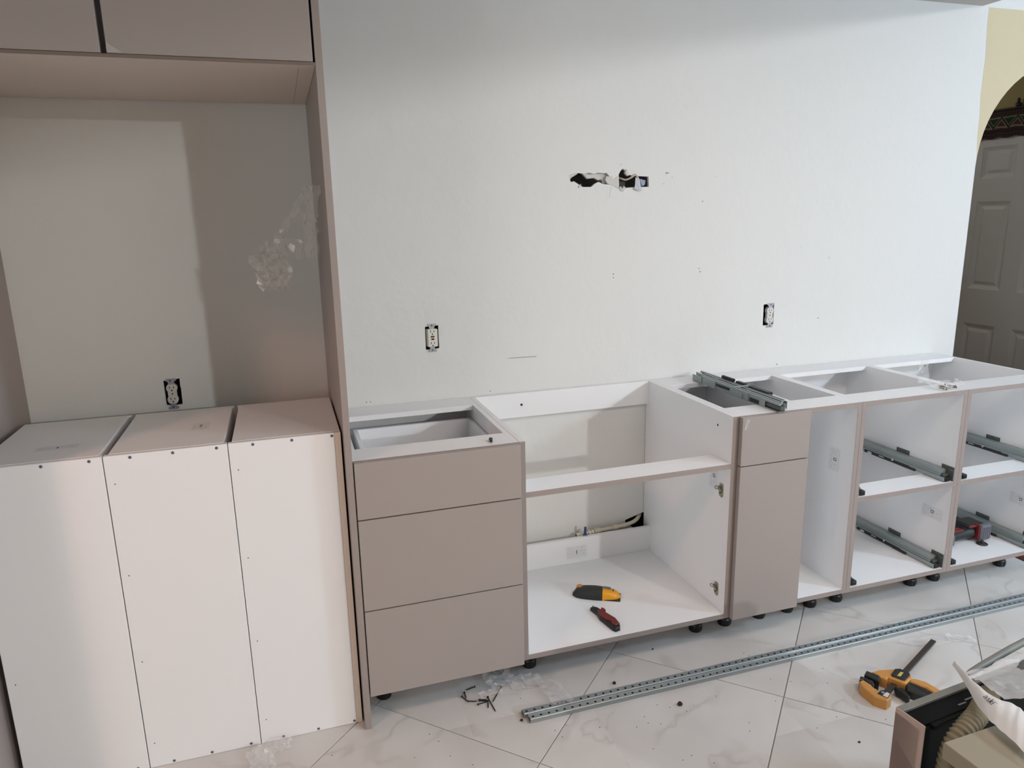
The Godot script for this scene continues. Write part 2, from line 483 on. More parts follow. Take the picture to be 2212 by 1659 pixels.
func outlet_holes() -> Array:
	return [[Vector2(0.919, 1.133), Vector2(0.944, 1.1335), Vector2(0.969, 1.136), Vector2(0.9685, 1.09), Vector2(0.9695, 1.050), Vector2(0.944, 1.0465), Vector2(0.9185, 1.047)],
		[Vector2(2.379, 1.134), Vector2(2.404, 1.136), Vector2(2.432, 1.138), Vector2(2.4325, 1.09), Vector2(2.433, 1.046), Vector2(2.406, 1.044), Vector2(2.380, 1.043)],
		[Vector2(0.0275, 1.009), Vector2(0.053, 1.0085), Vector2(0.0785, 1.0135), Vector2(0.078, 0.985), Vector2(0.0795, 0.98), Vector2(0.0785, 0.923), Vector2(0.053, 0.921), Vector2(0.0285, 0.924)]]

func room():
	O = Vector3.ZERO
	var hole_l := [Vector2(1.488, 1.667), Vector2(1.506, 1.671), Vector2(1.526, 1.674), Vector2(1.548, 1.671), Vector2(1.570, 1.675), Vector2(1.588, 1.671), Vector2(1.606, 1.675), Vector2(1.628, 1.673), Vector2(1.641, 1.674), Vector2(1.653, 1.663), Vector2(1.660, 1.655), Vector2(1.656, 1.631), Vector2(1.629, 1.633), Vector2(1.608, 1.641), Vector2(1.593, 1.634), Vector2(1.579, 1.623), Vector2(1.544, 1.623), Vector2(1.528, 1.632), Vector2(1.508, 1.644), Vector2(1.496, 1.641), Vector2(1.490, 1.654)]
	var hole_r := [Vector2(1.692, 1.669), Vector2(1.701, 1.683), Vector2(1.710, 1.690), Vector2(1.719, 1.684), Vector2(1.728, 1.671), Vector2(1.752, 1.662), Vector2(1.775, 1.662), Vector2(1.819, 1.660), Vector2(1.821, 1.622), Vector2(1.759, 1.621), Vector2(1.725, 1.619), Vector2(1.709, 1.611), Vector2(1.694, 1.617)]
	var pipe_slot := [Vector2(1.742, 0.238), Vector2(1.744, 0.248), Vector2(1.83, 0.272), Vector2(1.90, 0.285), Vector2(1.90, 0.18), Vector2(1.80, 0.19)]
	var arch := arch_outline(3.466, 4.376, 2.155)
	var face := [Vector2(-4.0, -0.1), Vector2(3.43, -0.1), Vector2(6.5, -0.1), Vector2(6.5, 2.9), Vector2(3.43, 2.9), Vector2(-4.0, 2.9)]
	var holes := outlet_holes(); holes.append_array([hole_l, hole_r, pipe_slot, arch])
	var s := tool()
	plate(s, face, holes, -0.013, 0.0)
	var wall := struct("wall_back", s, "wall_paint")
	# the hall side of the same wall, and the lining of the arch between the two boards
	s = tool(); plate(s, face, [arch], -0.13, -0.117)
	part(wall, "hall_board", s, "hall_paint")
	s = tool(); var a2 := shoelace_ccw(PackedVector2Array(arch)); wall_strip(s, a2, a2, -0.118, -0.0125, FRONT, -1.0)
	var back_face := tool()
	part(wall, "arch_lining", s, "wall_paint")
	boxpart(wall, "stud", Vector3(1.655, 1.0, -0.117), Vector3(1.692, 2.3, -0.014), "gypsum", 0.0)
	boxpart(wall, "cavity_back", Vector3(1.40, 1.45, -0.117), Vector3(1.90, 1.85, -0.112), "cavity", 0.0)
	boxpart(wall, "cavity_back", Vector3(1.60, 0.10, -0.117), Vector3(2.0, 0.40, -0.112), "shadow_hole", 0.0)  # black sheet stands in for the shade inside the pipe slot
	# the old yellow paint round the arch
	s = tool()
	var yel := [Vector2(3.437, 2.357), Vector2(3.437, 2.30), Vector2(3.449, 2.15), Vector2(3.447, 2.0), Vector2(3.455, 1.92), Vector2(3.4575, 1.83), Vector2(3.4675, 1.735), Vector2(4.376, 1.735), Vector2(4.6, 2.0), Vector2(4.6, 2.357)]
	for piece in Geometry2D.clip_polygons(shoelace_ccw(PackedVector2Array(yel)), shoelace_ccw(PackedVector2Array(arch))):
		extrude(s, Array(piece), 0.0, 0.0006)
	part(wall, "yellow_paint", s, "yellow_paint", "old pale yellow paint round the arch")
	# other walls, ceilings
	s = tool(); cbox(s, Vector3(-0.50, -0.004, 0.001), Vector3(-0.371, CEIL + 0.1, 0.845), 0.0); struct("wall_niche", s, "beige_front")
	s = tool(); plate(s, [Vector2(-0.13, -0.1), Vector2(9.0, -0.1), Vector2(9.0, 2.9), Vector2(-0.13, 2.9)], [[Vector2(3.8, 0.3), Vector2(6.2, 0.3), Vector2(6.2, 2.3), Vector2(3.8, 2.3)]], -4.13, -4.0, SIDE); struct("wall_left", s, "unseen_wall_tan")
	s = tool(); cbox(s, Vector3(-4.13, -0.1, 9.0), Vector3(6.6, 2.9, 9.13), 0.0); struct("wall_front", s, "unseen_wall_tan")
	s = tool(); plate(s, [Vector2(-2.6, -0.1), Vector2(9.0, -0.1), Vector2(9.0, 2.9), Vector2(-2.6, 2.9)], [[Vector2(1.0, 0.2), Vector2(4.2, 0.2), Vector2(4.2, 2.3), Vector2(1.0, 2.3)]], 6.5, 6.63, SIDE)
	struct("wall_right", s, "unseen_wall_tan")
	s = tool(); cbox(s, Vector3(-4.0, CEIL, 0.0), Vector3(3.40, CEIL + 0.54, 9.0), 0.0); struct("ceiling", s, "ceiling_paint")
	s = tool(); cbox(s, Vector3(3.40, 2.9, -0.13), Vector3(6.63, 3.0, 9.13), 0.0); struct("ceiling_001", s, "ceiling_paint")
	# unseen right-hand window that lets the daylight in
	s = tool(); plate(s, [Vector2(1.0, 0.2), Vector2(4.2, 0.2), Vector2(4.2, 2.3), Vector2(1.0, 2.3)], [[Vector2(1.06, 0.26), Vector2(2.57, 0.26), Vector2(2.57, 2.24), Vector2(1.06, 2.24)], [Vector2(2.63, 0.26), Vector2(4.14, 0.26), Vector2(4.14, 2.24), Vector2(2.63, 2.24)]], 6.53, 6.58, SIDE)
	var win := struct("unseen_window_1", s, "receptacle_white")
	for z in [1.06, 2.63]: boxpart(win, "pane", Vector3(6.552, 0.26, z), Vector3(6.556, 2.24, z + 1.51), "pane", 0.0)
	# floor: grout bed, marble-look tiles laid diagonally, and the dark red boards of the next room
	s = tool(); cbox(s, Vector3(-4.0, -0.1, -0.0), Vector3(3.43, -0.004, 9.1), 0.0); var fl := struct("floor", s, "grout")
	var r2 := sqrt(2.0)
	var region := PackedVector2Array([Vector2(-0.371, 0.0), Vector2(3.43, 0.0), Vector2(3.43, 4.0), Vector2(-0.371, 4.0)])
	for i in range(-4, 8):
		for j in range(-8, 6):
			var a0 := 1.377 + 0.582 * i; var b0 := 0.057 + 0.602 * j
			var q := PackedVector2Array()
			for k in [[0, 0], [1, 0], [1, 1], [0, 1]]:
				var a: float = a0 + (0.582 - 0.0014 if k[0] else 0.0014); var b: float = b0 + (0.602 - 0.0014 if k[1] else 0.0014)
				q.append(Vector2((a + b) / r2, (a - b) / r2))
			for piece in Geometry2D.intersect_polygons(shoelace_ccw(q), region):
				var ts := tool(); extrude(ts, Array(piece), -0.009, 0.0, PLAN, 0.0007)
				part(fl, "tile", ts, "marble_%d" % posmod(i * 5 + j * 3, 6))
	boxpart(fl, "tile_field", Vector3(-4.0, -0.009, 0.0), Vector3(-0.374, 0.0, 4.0), "marble_1", 0.0)
	boxpart(fl, "tile_field", Vector3(-4.0, -0.009, 4.003), Vector3(3.43, 0.0, 9.0), "marble_0", 0.0)
	s = tool(); cbox(s, Vector3(3.43, -0.1, -2.6), Vector3(6.6, -0.012, 9.1), 0.0); var wf := struct("floor_001", s, "grout")
	for k in 12:
		boxpart(wf, "board", Vector3(3.432 + 0.12 * k, -0.012, -2.5), Vector3(3.5505 + 0.12 * k, 0.0, 4.0), "wood_floor", 0.001)
	boxpart(wf, "board_field", Vector3(4.873, -0.012, -2.5), Vector3(6.5, 0.0, 4.0), "wood_floor", 0.0)
	boxpart(wf, "board_field", Vector3(3.432, -0.012, 4.002), Vector3(6.5, 0.0, 9.0), "wood_floor", 0.0)
	# lamps outside the frame; the hall one is added fill for the door
	var lp := thing("ceiling_lamp", "round white ceiling lamp at the far end of the next room", "lamp", Vector3(5.05, 2.9, 8.1))
	s = tool(); lathe(s, [Vector2(0.0, 2.70), Vector2(0.15, 2.705), Vector2(0.16, 2.72), Vector2(0.16, 2.9), Vector2(0.0, 2.9)], 24, Transform3D(Basis(), Vector3(5.05, 0, 8.1))); part(lp, "shade", s, "receptacle_white")
	s = tool(); lathe(s, [Vector2(0.0, 2.692), Vector2(0.10, 2.693), Vector2(0.10, 2.70), Vector2(0.0, 2.701)], 24, Transform3D(Basis(), Vector3(5.05, 0, 8.1))); part(lp, "bulb", s, "lamp_glow")
	lp = thing("recessed_light", "small round downlight in the ceiling left of the niche", "lamp", Vector3(-1.20, CEIL, 1.82))
	s = tool(); lathe(s, [Vector2(0.0, 2.352), Vector2(0.05, 2.352), Vector2(0.085, 2.346), Vector2(0.09, 2.3595), Vector2(0.0, 2.3596)], 24, Transform3D(Basis(), Vector3(-1.20, 0, 1.82))); part(lp, "trim_ring", s, "receptacle_white")
	s = tool(); lathe(s, [Vector2(0.0, 2.344), Vector2(0.045, 2.344), Vector2(0.045, 2.3515), Vector2(0.0, 2.3516)], 24, Transform3D(Basis(), Vector3(-1.20, 0, 1.82))); part(lp, "bulb", s, "warm_glow")
	lp = thing("unseen_pendant_lamp", "round cool white pendant out of view in the next room, lighting the right cabinets", "lamp", Vector3(4.5, 2.9, 2.6))
	s = tool(); lathe(s, [Vector2(0.0, 2.33), Vector2(0.15, 2.335), Vector2(0.17, 2.35), Vector2(0.05, 2.42), Vector2(0.006, 2.43), Vector2(0.006, 2.9), Vector2(0.0, 2.9)], 24, Transform3D(Basis(), Vector3(4.5, 0, 2.6))); part(lp, "shade", s, "receptacle_white")
	s = tool(); lathe(s, [Vector2(0.0, 2.315), Vector2(0.13, 2.316), Vector2(0.13, 2.3295), Vector2(0.0, 2.3296)], 24, Transform3D(Basis(), Vector3(4.5, 0, 2.6))); part(lp, "bulb", s, "lamp_glow")
	lp = thing("added_hall_lamp", "small added fill lamp on the hall ceiling behind the arch, brightening the door", "lamp", Vector3(3.75, 2.45, -1.55))
	s = tool(); lathe(s, [Vector2(0.0, 2.36), Vector2(0.09, 2.37), Vector2(0.10, 2.449), Vector2(0.0, 2.4495)], 20, Transform3D(Basis(), Vector3(3.75, 0, -1.55))); part(lp, "bulb", s, "warm_glow")
	lp = thing("unseen_ceiling_panel", "flat white light panel out of view in the kitchen ceiling, lighting the floor", "lamp", Vector3(2.1, CEIL, 1.9))
	boxpart(lp, "frame", Vector3(1.48, CEIL - 0.014, 1.58), Vector3(2.72, CEIL - 0.0005, 2.22), "receptacle_white", 0.002)
	boxpart(lp, "diffuser", Vector3(1.5, CEIL - 0.018, 1.6), Vector3(2.7, CEIL - 0.0142, 2.2), "warm_glow", 0.001)
	# unseen window of the room on the left
	s = tool(); plate(s, [Vector2(3.8, 0.3), Vector2(6.2, 0.3), Vector2(6.2, 2.3), Vector2(3.8, 2.3)], [[Vector2(3.86, 0.36), Vector2(6.14, 0.36), Vector2(6.14, 2.24), Vector2(3.86, 2.24)]], -4.06, -4.0, SIDE)
	win = struct("unseen_window_2", s, "receptacle_white")
	boxpart(win, "pane", Vector3(-4.035, 0.36, 3.86), Vector3(-4.03, 2.24, 6.14), "pane", 0.0)

func hall():
	O = Vector3.ZERO
	var s := tool(); cbox(s, Vector3(3.0, -0.1, -2.6), Vector3(6.6, 2.9, -2.5), 0.0); struct("wall_hall_back", s, "hall_paint")
	s = tool(); cbox(s, Vector3(2.9, -0.1, -2.6), Vector3(3.0, 2.9, -0.13), 0.0); struct("wall_hall_left", s, "hall_paint")
	s = tool(); plate(s, [Vector2(-2.5, -0.1), Vector2(-0.13, -0.1), Vector2(-0.13, 2.45), Vector2(-2.5, 2.45)], [[Vector2(-1.125, -0.2), Vector2(-0.34, -0.2), Vector2(-0.34, 2.03), Vector2(-1.125, 2.03)]], 4.70, 4.80, SIDE)
	struct("wall_hall_right", s, "hall_paint")
	s = tool(); cbox(s, Vector3(2.9, 2.45, -2.6), Vector3(6.6, 2.55, -0.13), 0.0); struct("ceiling_hall", s, "ceiling_paint")
	s = tool(); cbox(s, Vector3(2.9, -0.1, -2.6), Vector3(3.43, 0.0, -0.13), 0.0); struct("floor_hall", s, "wood_floor")
	# six-panel door
	s = tool(); var holes := []
	var cols := [[-1.015, -0.787], [-0.680, -0.452]]
	var rows := [[0.20, 0.782], [1.008, 1.555], [1.695, 1.885]]
	for c in cols:
		for r in rows: holes.append([Vector2(c[0], r[0]), Vector2(c[1], r[0]), Vector2(c[1], r[1]), Vector2(c[0], r[1])])
	var m := Transform3D(Vector3(0, 0, 1), Vector3(0, 1, 0), Vector3(-1, 0, 0), Vector3.ZERO)
	plate(s, [Vector2(-1.122, 0.005), Vector2(-0.343, 0.005), Vector2(-0.343, 2.027), Vector2(-1.122, 2.027)], holes, -4.73, -4.705, m)
	var door := struct("door_1", s, "door_paint")
	for c in cols:
		for r in rows:
			s = tool()
			var p := PackedVector2Array([Vector2(c[0], r[0]), Vector2(c[1], r[0]), Vector2(c[1], r[1]), Vector2(c[0], r[1])])
			var q := inset(p, 0.022); var q2 := inset(p, 0.03); var q3 := inset(p, 0.05)
			wall_strip(s, p, q, -4.706, -4.717, m); wall_strip(s, q, q2, -4.717, -4.718, m); wall_strip(s, q2, q3, -4.718, -4.709, m); cap(s, q3, -4.709, m, 1.0)
			part(door, "door_panel", s, "door_paint")
	s = tool(); lathe(s, [Vector2(0.0, 0.0), Vector2(0.024, 0.008), Vector2(0.026, 0.02), Vector2(0.012, 0.035), Vector2(0.012, 0.06), Vector2(0.0, 0.0601)], 12, Transform3D(Basis(Vector3(0, 0, 1), -PI / 2) , Vector3(4.65, 0.93, -0.40)))
	part(door, "door_handle", s, "nickel")
	# the embroidered valance above the door
	O = Vector3(4.69, 1.93, -0.72)
	var vs := SurfaceTool.new(); vs.begin(Mesh.PRIMITIVE_TRIANGLES)
	var n := 40
	for k in n:
		var quad := []
		for q in [[k, 1], [k + 1, 1], [k + 1, 0], [k, 0]]:
			var u: float = float(q[0]) / n
			var x := 4.688 - 0.006 * (0.5 + 0.5 * sin(u * 38.0)) * (1.0 if q[1] == 0 else 0.4)
			quad.append([Vector3(x, lerpf(1.932 + 0.004 * sin(u * 60.0), 2.092, q[1]), lerpf(-1.25, -0.25, u)), Vector2(u, 1.0 - q[1])])
		for side in [0, 1]:
			var off := Vector3(0.004 * side, 0, 0)
			for t in ([0, 1, 2, 0, 2, 3] if side == 0 else [0, 2, 1, 0, 3, 2]):
				vs.set_uv(quad[t][1]); vs.add_vertex(quad[t][0] + off - O)
	vs.generate_normals()
	var val := thing("door_valance", "dark embroidered cloth valance hung above the grey panelled door", "valance", O)
	part(val, "cloth", vs, "valance_cloth")
	s = tool(); tube(s, [Vector3(4.685, 2.094, -1.26), Vector3(4.685, 2.094, -0.24)], [0.006], 8); part(val, "rod", s, "dark_plastic")
	s = tool(); lathe(s, [Vector2(0.0, 0.0), Vector2(0.014, 0.006), Vector2(0.016, 0.02), Vector2(0.006, 0.032), Vector2(0.010, 0.042), Vector2(0.0, 0.055)], 10, Transform3D(Basis(), Vector3(4.68, 2.095, -0.80))); part(val, "finial", s, "dark_plastic")

# ------------------------------------------------------------------ the cabinets
func board(parent: Node, called: String, lo: Vector3, hi: Vector3, banded := true) -> MeshInstance3D:   # a white board whose front edge is banded beige
	var z1 := hi.z
	var o := boxpart(parent, called, lo, Vector3(hi.x, hi.y, z1 - (0.0012 if banded else 0.0)), "white_board", 0.0006)
	if banded: boxpart(o, "edge_band", Vector3(lo.x, lo.y, z1 - 0.0012), hi, "beige_band", 0.0004, "beige front edge band")
	return o

func leg(parent: Node, x: float, z: float):
	var s := tool()
	lathe(s, [Vector2(0.0, 0.0), Vector2(0.0225, 0.0), Vector2(0.024, 0.003), Vector2(0.024, 0.024), Vector2(0.021, 0.030), Vector2(0.0155, 0.033), Vector2(0.0155, 0.085), Vector2(0.026, 0.088), Vector2(0.026, L), Vector2(0.0, L)], 16, Transform3D(Basis(), Vector3(x, 0, z)))
	for k in 8:
		var a := TAU * k / 8.0
		cbox(s, Vector3(0.0232, 0.006, -0.002), Vector3(0.0252, 0.022, 0.002), 0.0006, Transform3D(Basis(Vector3.UP, a), Vector3(x, 0, z)))
	part(parent, "leg", s, "black_plastic")

func cabinet(label: String, x0: float, x1: float, legs: Array, group := "") -> Node3D:
	var c := thing("base_cabinet", label, "cabinet", Vector3((x0 + x1) / 2.0, 0, D / 2.0), group)
	x0 += 0.0004; x1 -= 0.0004
	board(c, "side_panel", Vector3(x0, L, 0.003), Vector3(x0 + T, H, D))
	board(c, "side_panel", Vector3(x1 - T, L, 0.003), Vector3(x1, H, D))
	board(c, "bottom_panel", Vector3(x0 + T, L, 0.003), Vector3(x1 - T, L + T, D))
	for x in legs:
		leg(c, x, 0.486); leg(c, x, 0.09)
	return c

func rails(c: Node3D, x0: float, x1: float, back_board := true):
	board(c, "top_rail", Vector3(x0 + T, H - T, 0.50), Vector3(x1 - T, H, D))
	board(c, "top_rail", Vector3(x0 + T, H - T, 0.003), Vector3(x1 - T, H, 0.127), false)
	if back_board: boxpart(c, "back_panel", Vector3(x0 + T, L + T, 0.012), Vector3(x1 - T, H - T, 0.018), "white_board", 0.0004)

func front(c: Node3D, called: String, x0: float, x1: float, y0: float, y1: float) -> MeshInstance3D:
	return boxpart(c, called, Vector3(x0, y0, ZF - 0.019), Vector3(x1, y1, ZF), "beige_front", 0.0012)

func kitchen_run():
	var X := [0.5778, 1.076, 1.8468, 2.1236, 2.361, 2.851, 3.3455]
	# drawers beside the tall panel
	var c := cabinet("base cabinet with three beige drawer fronts beside the tall panel", X[0], X[1], [0.635, 1.02])
	rails(c, X[0], X[1])
	front(c, "drawer_front", XP + 0.0035, X[1] - 0.0035, 0.6826, 0.8525)
	front(c, "drawer_front", XP + 0.0035, X[1] - 0.0035, 0.3947, 0.6791)
	front(c, "drawer_front", XP + 0.0035, X[1] - 0.0035, 0.1090, 0.3912)
	var s := tool()
	for q in [[0.628, 1.055, 0.095, 0.110], [0.628, 0.642, 0.110, 0.590], [1.041, 1.055, 0.110, 0.590]]:
		cbox(s, Vector3(q[0], 0.70, q[2]), Vector3(q[1], 0.80, q[3]), 0.0008)
	cbox(s, Vector3(0.642, 0.712, 0.110), Vector3(1.041, 0.722, 0.590), 0.0005)
	cbox(s, Vector3(0.642, 0.70, 0.575), Vector3(1.041, 0.80, 0.590), 0.0008)
	part(c, "drawer_box", s, "white_board", "white open drawer box seen from above")
	# sink base: open front, rails, board at the back, hinge plates
	c = cabinet("wide open sink cabinet with a cross rail and no door", X[1], X[2], [1.137, 1.794])
	board(c, "cross_rail", Vector3(X[1] + T, 0.6708, 0.50), Vector3(X[2] - T, 0.6888, D))
	board(c, "back_rail", Vector3(X[1] + T, 0.758, 0.003), Vector3(X[2] - T, H, 0.021), false)
	var bb := board(c, "lower_back_board", Vector3(X[1] + T, L + T, 0.048), Vector3(X[2] - T, 0.232, 0.066), false)
	stamp(bb, [Vector3(1.445, 0.1995, 0.0664), Vector3(1.5375, 0.1995, 0.0664), Vector3(1.5375, 0.145, 0.0664), Vector3(1.445, 0.145, 0.0664)], "print_0")
	stamp(c, [Vector3(X[2] - T - 0.0008, 0.664, 0.535), Vector3(X[2] - T - 0.0008, 0.565, 0.535), Vector3(X[2] - T - 0.0008, 0.565, 0.484), Vector3(X[2] - T - 0.0008, 0.664, 0.484)], "print_1")
	screw_head(c, Vector3(1.2789, 0.8077, 0.021), Vector3(0, 0, 1), 0.005, "black_plastic")
	screw_head(c, Vector3(X[2] - T - 0.0004, 0.8024, 0.521), Vector3(-1, 0, 0), 0.004, "black_plastic")
	hinge(c, X[2] - T - 0.0004, 0.577, 0.5555); hinge(c, X[2] - T - 0.0004, 0.2005, 0.5535)
	# narrow cabinet with drawer and door
	c = cabinet("narrow base cabinet with a beige drawer front above a beige door", X[2], X[3], [1.919, 2.071])
	rails(c, X[2], X[3])
	var df := front(c, "drawer_front", X[2] + 0.0032, X[3], 0.6828, 0.853)
	var filmp := tool(); crumple(filmp, [Vector3(1.860, 0.849, ZF + 0.001), Vector3(1.876, 0.846, ZF + 0.004), Vector3(1.864, 0.815, ZF + 0.003), Vector3(1.857, 0.812, ZF + 0.001)], 5, 6, 0.002, 0.05, 3)
	part(df, "peeling_film", filmp, "film", "peeling corner of clear film")
	front(c, "door_front", X[2] + 0.0032, X[3], 0.1085, 0.6793)
	# narrow open cabinet
	c = cabinet("narrowest open cabinet, right of the beige door, empty", X[3], X[4], [2.1986, 2.308])
	rails(c, X[3], X[4])
	stamp(c, [Vector3(X[4] - T - 0.0008, 0.658, 0.545), Vector3(X[4] - T - 0.0008, 0.567, 0.545), Vector3(X[4] - T - 0.0008, 0.567, 0.488), Vector3(X[4] - T - 0.0008, 0.658, 0.488)], "print_1")
	# two drawer cabinets with slides and no drawers
	for k in [4, 5]:
		c = cabinet(["open drawer cabinet with bare slides and no tool inside, second from the right end", "open drawer cabinet at the right end, with bare slides and a power tool inside"][k - 4], X[k], X[k + 1], [[2.433, 2.809], [2.932, 3.302]][k - 4])
		rails(c, X[k], X[k + 1])
		board(c, "cross_rail", Vector3(X[k] + T, 0.4717, 0.50), Vector3(X[k + 1] - T, 0.4897, D))
		for y in [0.4897, L + T]:
			drawer_slide(c, X[k + 1] - T - 0.0004, -1.0, y); drawer_slide(c, X[k] + T + 0.0004, 1.0, y)
		var xr: float = X[k + 1] - T - 0.0008
		if k == 4: stamp(c, [Vector3(xr, 0.358, 0.484), Vector3(xr, 0.358, 0.582), Vector3(xr, 0.308, 0.582), Vector3(xr, 0.308, 0.484)], "print_2")
		else: stamp(c, [Vector3(xr, 0.335, 0.472), Vector3(xr, 0.335, 0.57), Vector3(xr, 0.285, 0.57), Vector3(xr, 0.285, 0.472)], "print_2")
		if k == 5: screw_head(c, Vector3(3.279, 0.799, 0.018), Vector3(0, 0, 1), 0.005, "black_plastic")
	# the tall end panel
	c = thing("tall_end_panel", "tall beige end panel standing between the niche and the drawers", "panel", Vector3(XP - T / 2, 0, 0.3))
	boxpart(c, "panel", Vector3(XP - T, 0.001, 0.003), Vector3(XP, CEIL - 0.002, ZF - 0.0012), "beige_front", 0.0006)
	boxpart(c, "edge_band", Vector3(XP - T, 0.001, ZF - 0.0012), Vector3(XP, CEIL - 0.002, ZF), "beige_band", 0.0005)

func hinge(parent: Node3D, x: float, y: float, z: float):   # a nickel hinge plate on a side panel that faces left
	var s := tool()
	var out := [Vector2(0.012, 0.026), Vector2(0.016, 0.020), Vector2(0.016, -0.020), Vector2(0.010, -0.026), Vector2(-0.003, -0.022), Vector2(-0.008, -0.014), Vector2(-0.006, -0.003), Vector2(-0.012, 0.001), Vector2(-0.012, 0.010), Vector2(-0.006, 0.012), Vector2(-0.004, 0.024)]
	var m := Transform3D(Vector3(0, 0, 1), Vector3(0, 1, 0), Vector3(-1, 0, 0), Vector3(x, y, z))
	plate(s, out, [circle2(Vector2(0.003, -0.013), 0.0028, 8)], 0.0, 0.0025, m)
	var h := part(parent, "hinge_plate", s, "nickel", "nickel hinge plate")
	s = tool(); extrude(s, [Vector2(-0.010, 0.0), Vector2(0.012, -0.006), Vector2(0.014, 0.004), Vector2(-0.008, 0.010)], 0.0025, 0.008, m, 0.001); part(h, "mounting_bar", s, "nickel")
	s = tool(); tube(s, curve([m * Vector3(-0.008, 0.009, 0.004), m * Vector3(-0.016, 0.010, 0.010), m * Vector3(-0.019, 0.005, 0.010), m * Vector3(-0.016, 0.0, 0.010), m * Vector3(-0.008, 0.001, 0.004)], 4), [0.0016], 6); part(h, "clip_loop", s, "nickel")
	screw_head(h, m * Vector3(0.006, 0.014, 0.0025), Vector3(-1, 0, 0), 0.0045, "dark_steel"); screw_head(h, m * Vector3(0.010, -0.006, 0.0082), Vector3(-1, 0, 0), 0.003, "dark_plastic")

func drawer_slide(parent: Node3D, xw: float, d: float, y0: float):   # mounted on the panel face x = xw, reaching into the cabinet along d
	var bx := func(s: SurfaceTool, a0: float, a1: float, y_lo: float, y_hi: float, z_lo: float, z_hi: float, b := 0.0008):
		cbox(s, Vector3(minf(xw + d * a0, xw + d * a1), y0 + y_lo, z_lo), Vector3(maxf(xw + d * a0, xw + d * a1), y0 + y_hi, z_hi), b)
	var s := tool()
	bx.call(s, 0.004, 0.030, 0.016, 0.042, 0.055, 0.575)
	bx.call(s, 0.030, 0.034, 0.016, 0.024, 0.055, 0.575)
	var o := part(parent, "drawer_slide", s, "grey_steel", "grey steel undermount drawer slide")
	s = tool(); bx.call(s, 0.008, 0.030, 0.0105, 0.016, 0.10, 0.56, 0.0); part(o, "groove_shade", s, "shadow_hole")  # black bar stands in for the shade in the gap between the rails
	s = tool(); bx.call(s, 0.012, 0.040, 0.002, 0.0055, 0.13, 0.60); bx.call(s, 0.036, 0.040, 0.002, 0.018, 0.13, 0.60); bx.call(s, 0.012, 0.016, 0.002, 0.012, 0.13, 0.60)
	part(o, "inner_rail", s, "grey_steel")
	s = tool()
	var m := Transform3D(Vector3(0, 0, 1), Vector3(0, 1, 0), Vector3(d, 0, 0), Vector3(xw, y0, 0))
	var holes := []
	for z in [0.566, 0.573, 0.594, 0.601]: holes.append(circle2(Vector2(z, 0.050), 0.0022, 6))
	holes.append(circle2(Vector2(0.588, 0.042), 0.002, 6)); holes.append([Vector2(0.593, 0.040), Vector2(0.603, 0.040), Vector2(0.603, 0.0425), Vector2(0.593, 0.0425)])
	plate(s, [Vector2(0.552, 0.056), Vector2(0.607, 0.056), Vector2(0.607, 0.001), Vector2(0.575, 0.001), Vector2(0.552, 0.038)], holes, 0.0005, 0.0025, m)
	bx.call(s, 0.0025, 0.028, 0.016, 0.028, 0.575, 0.587)
	part(o, "bracket", s, "dark_steel")
	s = tool(); holes = []
	for z in [0.344, 0.351, 0.374, 0.381, 0.388]: holes.append(circle2(Vector2(z, 0.051), 0.0022, 6))
	plate(s, [Vector2(0.332, 0.058), Vector2(0.396, 0.058), Vector2(0.396, 0.038), Vector2(0.332, 0.038)], holes, 0.0005, 0.0025, m); part(o, "bracket", s, "dark_steel")
	s = tool(); bx.call(s, 0.034, 0.044, -0.0005 + 0.001, 0.013, 0.20, 0.44, 0.002); bx.call(s, 0.036, 0.046, 0.0005, 0.010, 0.40, 0.47, 0.003); part(o, "latch", s, "dark_plastic", "dark plastic latch strip")
	s = tool(); bx.call(s, 0.040, 0.047, 0.002, 0.011, 0.222, 0.244, 0.003); part(o, "roller", s, "receptacle_white")
	s = tool(); bx.call(s, 0.044, 0.046, 0.008, 0.011, 0.285, 0.312, 0.001); part(o, "index_mark", s, "receptacle_white")
	s = tool(); bx.call(s, 0.034, 0.047, 0.009, 0.017, 0.352, 0.358, 0.001); part(o, "catch", s, "receptacle_white")
	s = tool(); bx.call(s, 0.014, 0.036, 0.0025, 0.017, 0.598, 0.604, 0.001); part(o, "end_cap", s, "black_plastic")

